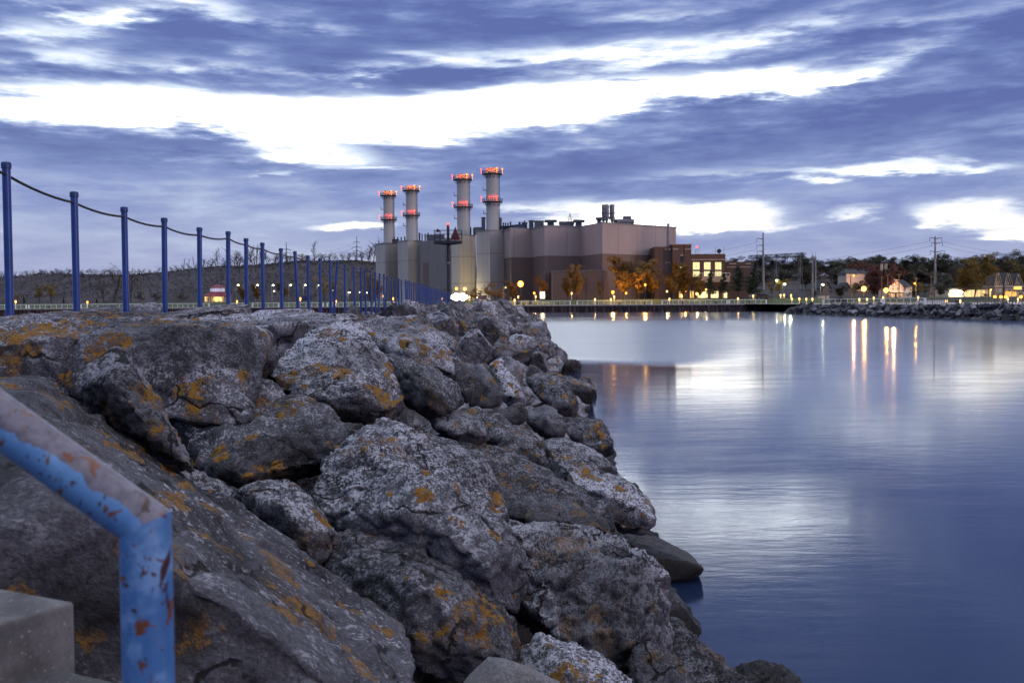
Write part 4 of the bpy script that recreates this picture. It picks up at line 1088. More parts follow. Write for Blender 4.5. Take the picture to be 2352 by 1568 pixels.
# bollards on the cap
b0 = None
for px in [112, 258, 364, 1203, 1283, 1423, 1481, 1569, 1645, 1723]:
    p = V((at(px, 705, YQ).x, YQ + .4, 2.07))
    if b0 is None:
        b0 = MB().lathe((0, 0, 0), [(.22, 0), (.2, .1), (.15, .15), (.15, .5), (.24, .56), (.24, .72), (.1, .78)], 12).build('mooring_bollard', M['steel_dark'], smooth=True); o = b0
    else: o = b0.copy(); COL.objects.link(o)
    o.location = p; tag(o, 'small dark mooring bollard on the quay edge', 'bollard', 'mooring bollards along the quay')
# railing: panels of white rail with slim posts, thick gate posts between
def railing(p0, p1, z, lab, posts=12, h=1.15, mat='white', grp='white quay railing sections', gate=True, thick=.06):
    p0, p1 = V(p0), V(p1)
    t = thing('railing', ((p0.x + p1.x) / 2, (p0.y + p1.y) / 2, z), lab, 'railing', grp)
    mb = MB()
    mb.tube([(p0.x, p0.y, z + h), (p1.x, p1.y, z + h)], thick, 6).tube([(p0.x, p0.y, z + h * .52), (p1.x, p1.y, z + h * .52)], thick * .22, 4).tube([(p0.x, p0.y, z + .12), (p1.x, p1.y, z + .12)], thick * .3, 4)
    mb.build('rail', M[mat], t)
    for k in range(posts + 1):
        p = p0.lerp(p1, k / posts); e = gate and k in (0, posts)
        MB().box((p.x, p.y, z + h / 2), (.34 if e else thick * 1.25, .2 if e else .08, h + (.08 if e else 0))).build('rail_post', M[mat], t)
    return t
seg = [(-40, 60), (66, 180), (186, 350), (360, 480), (530, 570), (580, 640), (650, 742), (752, 850), (860, 960), (1100, 1160), (1172, 1310), (1326, 1497), (1521, 1670), (1675, 1760)]
SEGL = ['at the left edge of the photo', 'behind the first and second blue posts', 'behind the second and third blue posts', 'behind the fourth and fifth blue posts', 'right of the red roofed pavilion', 'short, in front of the row of park lamps', 'left of the blue notice board', 'right of the blue notice board', 'behind the close run of blue posts',
        'short, right of the white floodlight', 'below the big orange globe lamp', 'below the bare and gold trees', 'in front of the brick wing', 'at the right end by the riprap']
for (a, b), s_ in zip(seg, SEGL):
    railing((at(a, 700, YQ + .9).x, YQ + .9), (at(b, 700, YQ + .9).x, YQ + .9), 2.07, 'white quay railing section ' + s_, posts=max(3, int((b - a) / 12)))

# ------------------------------------------------------------------ far riprap arm on the right
n_rr = 0
def arm(x_t, side):
    pass
xsr = [55, 58, 61.5, 64, 66.5]
def armz(x, y):
    w = 57.5 + max(0, (220 - y)) * .066
    if y > 222: w += (y - 222) * 1.2
    d = x - w
    return min(1.75, -1.2 + d * .95)
rows('riprap_bank', [50, 54, 56, 57, 58, 59, 60, 61, 62, 63, 64, 65, 66, 67], [-40, 0, 40, 80, 100] + list(range(110, 232, 6)), lambda x, y: armz(x, y) - .35, M['rubble'])
r3 = random.Random(8); y = 96.0
while y < 229:
    st = 1.75 if y < 170 else 2.1
    w = 57.5 + max(0, (220 - y)) * .066 + (max(0, y - 222) * 1.2)
    for j, dx in enumerate((.9, 2.0, 3.1)):
        if n_rr > 190: break
        s0 = r3.uniform(.62, 1.0) * (1.0 if y < 170 else 1.15)
        xx_ = w + dx + r3.uniform(-.3, .3); yy_ = y + r3.uniform(-.6, .6)
        z = min(1.55, -1.2 + (xx_ - w) * .95) + r3.uniform(-.1, .15)
        put(LOW[r3.randrange(6)], 'riprap_stone', (xx_, yy_, z), (s0, s0 * r3.uniform(.75, 1.1), s0 * r3.uniform(.6, .9)), (r3.uniform(-.5, .5), -.5 + r3.uniform(-.5, .5), r3.uniform(0, 6.28)),
            'grey riprap stone in the bank below the far right railing', 'riprap stone', 'riprap stones of the far right bank'); n_rr += 1
    y += st
ZR = 1.85
def armx(Y, off=4.9): return 57.5 + max(0, (220 - Y)) * .066 + off
railing((armx(203), 203), (armx(176), 176), ZR, 'white railing section on top of the far right riprap', posts=9, grp='white railing of the far right bank', thick=.05)
railing((armx(175) , 175), (armx(160), 160), ZR, 'white railing section where the violet fence begins', posts=6, grp='white railing of the far right bank', thick=.05)
vf = thing('fence', (armx(140), 140, ZR), 'violet picket fence along the far right riprap top', 'fence')
mb = MB(); y = 168.0
pv = []
while y > 104:
    pv.append((armx(y) + .7, y)); y -= .75
for i, (x, yy_) in enumerate(pv):
    mb.box((x, yy_, ZR + .5), (.05, .05, 1.0)) if i % 6 else None
mb.tube([(pv[0][0], pv[0][1], ZR + 1.02), (pv[-1][0], pv[-1][1], ZR + 1.02)], .04, 5).tube([(pv[0][0], pv[0][1], ZR + .12), (pv[-1][0], pv[-1][1], ZR + .12)], .03, 5)
mb.build('pickets', M['purple'], vf)
for i, (x, yy_) in enumerate(pv):
    if i % 6 == 0: MB().box((x, yy_, ZR + .56), (.12, .12, 1.14)).build('fence_post', M['purple'], vf)
# ------------------------------------------------------------------ trees
def branch_mesh(mb, seed, h, spread, levels=3, r0=.16, nb=6, start=.28, upness=.55):
    r = random.Random(seed); tips = []
    def grow_(p, d, ln, rad, lv):
        pts = [p]; q = p; dd = d
        for k in range(3):
            dd = (dd + V((r.uniform(-.14, .14), r.uniform(-.14, .14), r.uniform(-.02, .12)))).normalized()
            q = q + dd * ln / 3; pts.append(q)
        mb.tube(pts, [rad, rad * .8, rad * .62, rad * .42], 5 if lv == 0 else 4, cap=False)
        if lv >= levels: tips.append(q); return
        n = nb if lv == 0 else (4 if lv == 1 else 3)
        for k in range(n):
            t = start + (1 - start) * (k + .6) / n if lv == 0 else .35 + .65 * (k + .5) / n
            i = min(2, int(t * 3)); b = pts[i].lerp(pts[i + 1], t * 3 - i)
            a = r.uniform(0, 2 * PI); out = V((math.cos(a), math.sin(a), 0))
            nd = (out * spread + V((0, 0, upness)) + dd * .5).normalized()
            grow_(b, nd, ln * (r.uniform(.42, .62) if lv else r.uniform(.34, .5)), rad * .45, lv + 1)
        tips.append(q)
    grow_(V((0, 0, 0)), V((0, 0, 1)), h * .86, r0, 0)
    return tips
def leaves(mb, r, c, rad, n, sz, flat=.8):
    for _ in range(n):
        while True:
            q = V((r.uniform(-1, 1), r.uniform(-1, 1), r.uniform(-1, 1)))
            if q.length < 1: break
        p = c + V((q.x * rad, q.y * rad, q.z * rad * flat))
        u = V((r.uniform(-1, 1), r.uniform(-1, 1), r.uniform(-1, 1))).normalized(); w = u.orthogonal().normalized()
        s = sz * r.uniform(.6, 1.25)
        mb.add([p - u * s, p + w * s * .6, p + u * s, p - w * s * .6], [(0, 1, 2, 3)])
TREE = {}
def proto_tree(key, seed, h, crown_w, leafm, n=900, sz=.2, trunkr=.16, spread=.9, start=.25, levels=2, name='tree', barkm='bark', clump=.9, upness=.55, fill=0):
    t = thing(name, (0, -900, 0), 'x', 'tree'); ORI[t.name] = V((0, 0, 0))
    mb = MB(); tips = branch_mesh(mb, seed, h, spread, levels, trunkr, 8, start, upness)
    # fit the width
    wx = max(.1, sorted(abs(p.x) for p in tips)[int(len(tips) * .9)]); k = (crown_w / 2) / wx
    mb.v = [V((p.x * k if p.z > h * .12 else p.x, p.y * k if p.z > h * .12 else p.y, p.z)) for p in mb.v]
    tips = [V((p.x * k, p.y * k, p.z)) for p in tips]
    mb.build('trunk', M[barkm], t)
    if leafm:
        r = random.Random(seed + 1); cb_ = MB()
        tips = [p for p in tips if p.z > h * .18]
        per = max(2, n // len(tips))
        for p in tips:
            kk = r.choice([.25, .7, 1, 1, 1.5])
            leaves(cb_, r, p, clump * r.uniform(.6, 1.3), int(per * kk), sz)
        for _ in range(fill):
            a = r.uniform(0, 2 * PI); zz = r.uniform(-1, 1); q = math.sqrt(max(0, 1 - zz * zz)) * r.uniform(.35, 1.0)
            leaves(cb_, r, V((q * math.cos(a) * crown_w * .42, q * math.sin(a) * crown_w * .42, h * (.60 + zz * .33))), clump * r.uniform(.4, .9), 26, sz)
        cb_.build('crown', M[leafm], t)
    TREE[key] = (t, tree_of(t), h); t['used'] = 0
    return t
def conifer(key, seed, h, w, leafm='leaf_green', gap=.18):
    t = thing('pine_tree', (0, -900, 0), 'x', 'tree'); ORI[t.name] = V((0, 0, 0))
    r = random.Random(seed); mb = MB().tube([(0, 0, 0), (.1, 0, h * .5), (0, .05, h * .97)], [.2, .14, .03], 6)
    cb_ = MB(); z = h * gap
    while z < h:
        f = (z - h * gap) / (h * (1 - gap)); rad = w / 2 * (1 - f) ** .65 * (0.75 + .5 * r.random())
        nb = 5 if f < .7 else 3
        for k in range(nb):
            a = r.uniform(0, 2 * PI); L = rad * r.uniform(.6, 1.1)
            e = V((math.cos(a) * L, math.sin(a) * L, z + L * .12))
            mb.tube([(0, 0, z), e], [.05, .02], 4, cap=False)
            for j in range(3):
                leaves(cb_, r, V((e.x * (j + 1.2) / 4, e.y * (j + 1.2) / 4, z + L * .12 * (j + 1) / 3)), .5 + .12 * L, 24, .2, .55)
        leaves(cb_, r, V((0, 0, z)), .4, 10, .18)
        z += h * .048
    leaves(cb_, r, V((0, 0, h * .97)), .3, 16, .16, 1.4)
    mb.build('trunk', M['bark'], t); cb_.build('crown', M[leafm], t)
    TREE[key] = (t, tree_of(t), h); t['used'] = 0
def plant(key, px, ytop, Y, label, group=None, base=None, wide=1.0, zb=None, cat='tree'):
    t, tr, h = TREE[key]
    g_ = at_ground(px, Y) if base is None else V((at(px, base, Y).x, Y, at(px, base, Y).z))
    if zb is not None: g_.z = zb
    top = at(px, ytop, Y).z; s = max(.05, (top - g_.z) / h)
    if not t['used']:
        t['used'] = 1; o = t; o.location = g_; o.scale = (s * wide, s * wide, s); o.rotation_euler = (0, 0, R.uniform(0, 6)); o['label'] = label; o['category'] = cat
        if group: o['group'] = group
        elif 'group' in o: del o['group']
    else:
        o = copy_tree(t, g_, R.uniform(0, 6), (s * wide, s * wide, s), label, group, tr); o['category'] = cat
        if not group and 'group' in o: del o['group']
    return o
proto_tree('or1', 3, 9.5, 6.5, 'leaf_orange', 6500, .25, spread=.8, clump=1.2, start=.14, fill=120)
proto_tree('or2', 14, 9.0, 5.0, 'leaf_orange', 4800, .24, spread=.75, clump=1.1, start=.14, fill=100)
proto_tree('or3', 27, 9.0, 4.0, 'leaf_orange', 2600, .22, spread=.6, clump=1.0, upness=.9, fill=60)
proto_tree('gold1', 31, 12.0, 11.0, 'leaf_gold', 8000, .22, spread=1.0, clump=1.4, trunkr=.22, fill=160)
proto_tree('gold2', 33, 8.0, 5.0, 'leaf_gold', 2600, .18, spread=.8, clump=1.1)
proto_tree('thin', 41, 9.0, 5.0, 'leaf_brown', 1100, .13, levels=3, spread=.8, clump=.7)
proto_tree('bare', 52, 10.0, 6.5, None, levels=3, spread=.8, trunkr=.34, barkm='twig', name='bare_tree')
proto_tree('poplar', 53, 10.0, 2.2, None, levels=3, spread=.35, trunkr=.26, barkm='twig', name='bare_tree', upness=1.0)
proto_tree('bare2', 58, 10.0, 8.0, 'leaf_brown', 900, .14, levels=3, spread=.9, trunkr=.32, name='bare_tree', barkm='twig', clump=.7)
proto_tree('red', 61, 10.0, 8.5, 'leaf_red', 4200, .24, clump=1.4, spread=.95, start=.12, fill=110)
proto_tree('dull1', 71, 11.0, 8.5, 'leaf_dull', 4600, .28, clump=1.6, spread=.95, start=.10, fill=90)
proto_tree('dull2', 75, 11.0, 10.5, 'leaf_dull', 5000, .28, clump=1.7, spread=1.0, start=.10, fill=100)
proto_tree('brown1', 79, 11.0, 9.0, 'leaf_brown', 4200, .26, clump=1.5, spread=.95, start=.10, fill=90)
proto_tree('shrub_o', 83, 2.6, 2.6, 'leaf_orange', 700, .12, trunkr=.05, clump=.5, start=.1, name='shrub')
proto_tree('shrub_g', 87, 2.6, 2.8, 'leaf_dull', 700, .12, trunkr=.05, clump=.5, start=.1, name='shrub')
conifer('pine1', 5, 12, 9.0); conifer('pine2', 8, 12, 10.5, gap=.25); conifer('spruce', 9, 12, 5.0, gap=.05)
YT = 304
for (k, px, yt, w, lab) in [('or3', 1304, 650, 1.1, 'small orange tree left of the first taller lawn tree'), ('or1', 1325, 629, .75, 'medium orange tree on the lawn in front of the brown annex'), ('thin', 1346, 630, .95, 'nearly bare dark tree on the lawn in front of the brown annex'), ('or3', 1379, 655, .55, 'thin young tree alone between the bare tree and the big gold one'),
                     ('or1', 1431, 614, .95, 'biggest round gold tree at the left of the tree row before the hall'), ('thin', 1457, 618, .6, 'dark bare tree right behind the biggest gold tree'), ('or2', 1470, 621, 1.0, 'gold tree third in the row before the hall'), ('or2', 1497, 622, .85, 'narrow gold tree beside the orange lamp among trees'),
                     ('thin', 1513, 620, .8, 'dark thin crowned tree left of the brick stair tower foot'), ('or1', 1548, 625, .8, 'broad orange tree in front of the brick stair tower'), ('or2', 1568, 627, 1.0, 'orange tree glowing by the warm windows of the brick stair tower'), ('thin', 1590, 640, 1.2, 'short spreading dark branched tree left of the lit brick wing'), ('or2', 1606, 646, .9, 'last orange tree before the dark pines')]:
    plant(k, px, yt, YT + R.uniform(-2, 3), lab, 'autumn trees on the quay lawn', wide=w)
for (k, px, yt, w, lab) in [('pine1', 1632, 623, .75, 'leftmost dark pine in front of the lit ground floor'), ('pine2', 1662, 628, .7, 'second dark pine from the left, with open lower trunk'), ('pine2', 1695, 610, .9, 'tallest dark pine of the group'), ('pine1', 1730, 618, 1.0, 'rightmost dark pine leaning its boughs toward the steel pole')]:
    plant(k, px, yt, YT - 2 + R.uniform(0, 4), lab, 'dark pines before the brick annex', wide=w)
for (k, px, yt, Y, w, lab) in [('or3', 1246, 650, 303, 1.0, 'slim orange tree behind the lit kiosk'), ('or2', 1177, 657, 304, .9, 'small orange tree left of the big orange globe lamp'), ('gold2', 1772, 651, 300, .75, 'dull narrow tree, left of a pair before the switchyard'), ('gold2', 1790, 650, 301, .95, 'dull rounded tree, right of a pair before the switchyard')]:
    plant(k, px, yt, Y, lab, None, wide=w)
for (k, px, yt, w, lab) in [('shrub_o', 1104, 668, 1.3, 'orange brown bush right of the white floodlight'), ('shrub_o', 1120, 658, .8, 'tall reddish bush at the foot of the nearest corner tower'), ('shrub_o', 1136, 671, 1.6, 'low golden bush beside the tall reddish one'), ('shrub_o', 1148, 671, 1.5, 'low golden bush by the white lamp'), ('shrub_o', 1082, 670, 1.1, 'rusty bush beside the bright floodlight glow'), ('shrub_o', 1021, 668, 1.2, 'small rusty bush left of the beacon tower foot')]:
    plant(k, px, yt, 304, lab, 'autumn bushes under the corner towers', wide=w, cat='bush')
# left park
for (k, px, yt, Y, w, lab) in [('bare2', 262, 630, 330, 1.2, 'large brown bare willow in the park behind the second and third posts'), ('bare2', 300, 638, 332, 1.0, 'brown bare tree beside the large willow'), ('bare', 240, 640, 336, .9, 'thin bare tree left of the large willow'),
        ('gold2', 90, 668, 325, 1.2, 'dull gold bush tree behind the first and second posts, left one'), ('gold2', 118, 662, 327, 1.2, 'dull gold bush tree behind the first and second posts, right one'), ('shrub_o', 28, 679, 322, 1.5, 'orange bush at the far left of the park'),
        ('shrub_g', 322, 677, 320, .9, 'small round shrub left of the fourth blue post'), ('shrub_g', 358, 676, 320, .9, 'small round shrub just left of the fourth post'), ('shrub_g', 418, 677, 320, .9, 'small round shrub left of the fifth post'),
        ('spruce', 55, 678, 322, .8, 'small dark conifer at the far left of the park'), ('spruce', 146, 684, 322, 1.2, 'small dark conifer left of the second post'), ('spruce', 182, 683, 322, 1.2, 'small dark conifer right of the second post'), ('spruce', 222, 686, 322, 1.4, 'low dark conifer before the willow'),
        ('or3', 558, 668, 325, 1.3, 'small orange tree right of the red roofed pavilion'), ('or3', 590, 665, 326, 1.2, 'small rust tree between two park lamps'), ('or3', 650, 662, 330, 1.2, 'small rust tree behind the ninth post'), ('gold2', 745, 648, 338, .9, 'tall dull gold tree behind the twelfth post'), ('gold2', 765, 655, 340, .8, 'dull gold tree behind the thirteenth and fourteenth posts'), ('or3', 866, 656, 350, 1.2, 'rust tree at the left foot of the leftmost corner tower'), ('gold2', 848, 640, 360, .9, 'dull tree left of the leftmost corner tower')]:
    plant(k, px, yt, Y, lab, None, wide=w, cat='bush' if k.startswith('shrub') else 'tree')
# bare trees on the ridge
for (k, px, yt, yb, w) in [('poplar', 422, 598, 620, 1.0), ('poplar', 432, 599, 620, 1.0), ('poplar', 446, 594, 617, .9), ('bare', 478, 600, 613, .9), ('bare2', 501, 578, 612, .55), ('bare', 519, 577, 612, .8), ('bare', 538, 582, 612, .8), ('bare', 549, 590, 612, .8), ('poplar', 560, 580, 612, 1.3), ('bare', 573, 571, 611, .6), ('poplar', 589, 571, 609, 1.2), ('poplar', 597, 574, 608, 1.2), ('bare', 612, 580, 607, .6), ('bare', 632, 585, 606, .9),
                        ('bare2', 545, 584, 612, 1.2), ('bare2', 580, 578, 611, .9), ('bare2', 605, 582, 608, 1.0), ('bare2', 640, 588, 605, 1.2), ('bare2', 660, 590, 604, 1.2), ('bare2', 680, 589, 603, 1.2), ('bare2', 770, 585, 599, 1.3), ('bare2', 800, 584, 599, 1.3), ('bare2', 830, 580, 598, 1.2), ('bare2', 850, 572, 599, 1.0), ('bare2', 130, 619, 629, 1.6), ('bare2', 160, 620, 629, 1.6), ('bare2', 205, 620, 630, 1.6), ('bare2', 270, 620, 631, 1.6), ('bare2', 320, 620, 630, 1.6), ('bare2', 95, 621, 630, 1.6), ('bare2', 60, 624, 634, 1.6), ('bare2', 380, 616, 625, 1.5), ('bare', 722, 561, 600, .55), ('bare', 740, 584, 600, 1.0), ('bare', 757, 583, 599, 1.1), ('bare', 790, 588, 599, 1.2), ('bare', 846, 570, 598, .8), ('bare', 858, 564, 600, .8), ('bare', 864, 558, 602, .8), ('bare', 240, 621, 632, 1.3), ('bare', 290, 621, 632, 1.3), ('poplar', 303, 618, 631, 1.3), ('bare', 332, 619, 630, 1.2), ('gold2', 694, 588, 604, 1.3), ('gold2', 706, 592, 602, 1.4)]:
    plant(k, px, yt, 541 + R.uniform(-3, 6), 'leafy tree among bare ones on the bluff skyline' if k in ('gold2', 'bare2') else ('thin upright bare tree on the bluff skyline' if k == 'poplar' else 'spreading bare tree on the bluff skyline'), 'trees on the bluff skyline', base=yb + 1.5, wide=w)
def ridge_y(px):
    for (a, b), (c, d) in zip(LR[:-1], LR[1:]):
        if a <= px <= c: return b + (d - b) * (px - a) / (c - a)
    return 600
rr6 = random.Random(66); px = -10
while px < 862:
    yb = ridge_y(px); hh = rr6.uniform(6, 11) if px < 430 else rr6.uniform(8, 17)
    plant(rr6.choice(['bare2', 'bare2', 'thin', 'bare']), px, yb - hh, 541 + rr6.uniform(-6, 8), 'small bare tree in the thin wood along the bluff top', 'small trees along the bluff top', base=yb + 2.5, wide=rr6.uniform(1.2, 1.8))
    px += rr6.uniform(9, 19)
# low scrub that roughens the bluff: nobody could count it
r4 = random.Random(77); sb = MB(); M['scrub'] = leafmat('bare scrub', (.014, .013, .018), (.044, .037, .044), .25)
bl = bpy.data.objects['bluff_hill'].data
vv = [v.co.copy() for v in bl.vertices]
polys = [p for p in bl.polygons]
for p in polys:
    c = bl.vertices[p.vertices[0]].co.lerp(bl.vertices[p.vertices[2]].co, .5)
    if c.y > 560 or c.z < 6: continue
    ridge_ = c.y > 528
    for _ in range(9 if ridge_ else 2):
        q = c + V((r4.uniform(-2.4, 2.4), r4.uniform(-2, 2), 0)); hh = r4.uniform(.5, 1.3) if r4.random() < .7 else r4.uniform(1.3, 2.6 if ridge_ else 1.8)
        leaves(sb, r4, q + V((0, 0, hh * .4)), hh * .62, int(9 + 9 * hh), .20, 1.0)
tag(sb.build('undergrowth', M['scrub']), 'leafless scrub covering the eroded bluff', 'scrub', kind='stuff')

# town trees behind the right shore
r5 = random.Random(21)
TT = [(1690, 603), (1712, 606), (1734, 598), (1752, 601), (1776, 598), (1797, 606), (1818, 608), (1838, 600), (1852, 597), (1866, 611), (1884, 609), (1900, 612), (1912, 606), (1925, 605), (1945, 608), (1962, 600), (1976, 599), (1990, 603), (2008, 599), (2014, 597), (2030, 606), (2058, 613), (2075, 599), (2088, 600), (2104, 612), (2118, 602), (2132, 610), (2146, 597), (2160, 596), (2176, 610), (2190, 604), (2206, 606), (2224, 603), (2240, 598), (2262, 598), (2280, 602), (2300, 600), (2318, 598), (2336, 604), (2350, 587), (2372, 600), (2400, 596), (2440, 592),
      (1702, 616), (1745, 614), (1787, 616), (1828, 615), (1872, 620), (1908, 620), (1936, 618), (1968, 616), (1998, 616), (2022, 618), (2066, 622), (2096, 616), (2125, 614), (2152, 612), (2184, 618), (2215, 614), (2252, 610), (2272, 612), (2310, 612), (2345, 610), (2390, 608),
      (1760, 622), (1800, 626), (1850, 624), (1890, 630), (1925, 626), (1955, 632), (2000, 628), (2050, 628), (2085, 622), (2110, 628), (2140, 624), (2180, 628), (2215, 626), (2250, 622), (2290, 620), (2330, 618), (2370, 614)]
for i, (px, yt) in enumerate(TT):
    k = r5.choice(['dull1', 'dull2', 'brown1', 'dull1', 'dull2', 'brown1', 'bare2'])
    lab = {'d': 'dark olive tree in the wooded backdrop of the town', 'b': 'brownish tree in the wooded backdrop of the town'}[k[0]]
    if i in (26, 27): k = 'spruce'; lab = 'dark pointed conifer in the wooded backdrop of the town'
    back = i < 43; midr = 43 <= i < 64
    Y = (600 if back else 535 if midr else 470) + r5.uniform(-25, 15)
    plant(k, px, yt, Y, lab, 'trees in the town backdrop', base=638 if back else 648 if midr else 662, wide=1.35)
for (k, px, yt, Y, w, lab) in [('spruce', 2013, 606, 440, .9, 'tall dark fir left of the square church tower'), ('spruce', 2051, 598, 450, .8, 'pointed dark fir right of the church tower'), ('spruce', 2080, 597, 450, 1.3, 'broad dark fir in the middle of the town trees'),
        ('red', 2010, 618, 372, 1.1, 'dull red maple in front of the church'), ('gold1', 2238, 603, 300, 1.0, 'huge spreading olive gold tree before the lit shop front'), ('gold1', 2212, 635, 302, .9, 'lower spreading olive tree left of the huge gold one'), ('dull2', 2180, 640, 330, 1.1, 'dark rounded tree behind the steel transmission pole'), ('dull1', 2160, 655, 310, 1.0, 'dark bush tree at the foot of the steel transmission pole'),
        ('gold1', 2336, 607, 420, 1.0, 'broad brown gold tree behind the gabled townhouses'), ('brown1', 2290, 612, 410, .9, 'brownish tree behind the first gabled townhouse'), ('dull1', 2045, 622, 420, 1.0, 'dull olive tree above the white gabled house'), ('gold2', 1962, 660, 330, .9, 'yellow lit shrub tree beside the first orange street lamp'), ('gold2', 2110, 655, 322, 1.2, 'olive tree lit yellow by the lamp pole'), ('gold2', 2124, 660, 324, 1.2, 'olive tree lit from the side, right of the lamp pole'), ('dull1', 1930, 662, 330, 1.2, 'low dark tree left of the first orange street lamp'), ('dull1', 2100, 668, 335, 1.0, 'dark bush beside the white gabled house'), ('shrub_g', 2040, 678, 326, 1.6, 'dark shrub before the white gabled house porch'), ('shrub_g', 2068, 680, 326, 1.6, 'dark shrub at the right of the white house porch'), ('shrub_g', 2086, 676, 326, 1.6, 'round dark shrub at the white house corner'), ('shrub_g', 2262, 676, 298, 1.8, 'dark clipped bush before the lit shop front'), ('dull1', 1870, 668, 330, 1.0, 'dark low tree at the foot of the twin steel poles')]:
    plant(k, px, yt, Y, lab, None, wide=w)
for k in list(TREE):
    if not TREE[k][0]['used']:
        for c in kids(TREE[k][0]): bpy.data.objects.remove(c)
        bpy.data.objects.remove(TREE[k][0])
    
# ------------------------------------------------------------------ lamps
M['bulb_street'] = emis('bright sodium lamp', (1, .27, .02), 26)
LAMPN = [0]
def globe_lamp(px, py, Y, r, bulb, col, watts, label, group=None, base=None, pole=.06, cat='street lamp'):
    p = at(px, py, Y); gb = gz(Y) if base is None else base
    t = thing('street_lamp', (p.x, Y, gb), label, cat, group)
    MB().lathe((p.x, Y, 0), [(pole * 2, gb - .1), (pole * 2, gb + .35), (pole, gb + .45), (pole * .8, p.z - r * .8), (r * .5, p.z - r * .75)], 8).build('pole', M['steel_dark'], t)
    MB().ball((p.x, Y, p.z), r, 12, 1.15).build('globe', M[bulb], t)
    MB().lathe((p.x, Y, 0), [(r * .7, p.z + r * .95), (r * .5, p.z + r * 1.25), (.02, p.z + r * 1.5)], 8).build('lamp_cap', M['steel_dark'], t)
    if watts: light('lamp_glow', (p.x, Y - r - .25, p.z), col, watts, r * .5, t)
    return t
def arm_lamp(px, py, Y, bulb, col, watts, label, group=None, side=1, base=None, sz=.3):
    p = at(px, py, Y); gb = gz(Y) if base is None else base
    t = thing('street_lamp', (p.x, Y, gb), label, 'street lamp', group)
    x = p.x - side * .55
    MB().tube([(x, Y, gb - .1), (x, Y, p.z + .1), (x + side * .15, Y, p.z + .35), (x + side * .6, Y, p.z + .4)], [.09, .07, .06, .05], 6).build('pole', M['steel'], t)
    h = MB().box((p.x + side * .1, Y, p.z + .38), (.75, .34, .14)).build('lamp_head', M['steel'], t)
    MB().ball((p.x + side * .12, Y, p.z + .12), sz, 10, .75).build('lens', M[bulb], h)
    if watts: light('lamp_glow', (p.x + side * .12, Y - .35, p.z - .35), col, watts, .15, t)
    return t
def bollard_lamp(px, py, Y, bulb, col, watts, label, group='low bollard lights along the quay', base=None, h=None):
    p = at(px, py, Y); gb = gz(Y) if base is None else base
    gb = min(gb, p.z - .5)
    t = thing('bollard_light', (p.x, Y, gb), label, 'bollard light', group)
    MB().lathe((p.x, Y, 0), [(.12, gb - .05), (.12, gb + .2), (.07, gb + .25), (.07, p.z - .3)], 8).build('post', M['white'], t)
    MB().lathe((p.x, Y, 0), [(.14, p.z - .3), (.2, p.z - .1), (.2, p.z + .25), (.12, p.z + .3)], 10).build('lantern', M[bulb], t)
    MB().lathe((p.x, Y, 0), [(.24, p.z + .3), (.2, p.z + .36), (.04, p.z + .5)], 10).build('lid', M['white'], t)
    if watts: light('lamp_glow', (p.x, Y - .45, p.z), col, watts, .1, t)
for i, px in enumerate([543.5, 588, 624, 664, 697.5, 729.5]):
    arm_lamp(px + 3, 655.5, 340, 'bulb_white', COOL, 90, '%s of six tall park lamps right of the pavilion, pale yellow head' % ['first', 'second', 'third', 'fourth', 'fifth', 'sixth'][i], 'tall park lamps on the left shore')
for i, (px, py) in enumerate([(629, 669), (760, 657), (764, 668), (800, 672), (803, 672.5), (826, 671.5), (842, 673)]):
    arm_lamp(px, py, 352, 'bulb_white', COOL, 30, ['short park lamp between the third and fourth tall ones', 'tall park lamp behind the thirteenth blue post', 'short park lamp right of the thirteenth blue post', 'left lamp of a close pair behind the fifteenth blue post', 'right lamp of a close pair behind the fifteenth blue post', 'small park lamp left of the leftmost corner tower', 'small park lamp nearest the leftmost corner tower'][i], 'small park lamps further back', sz=.2)
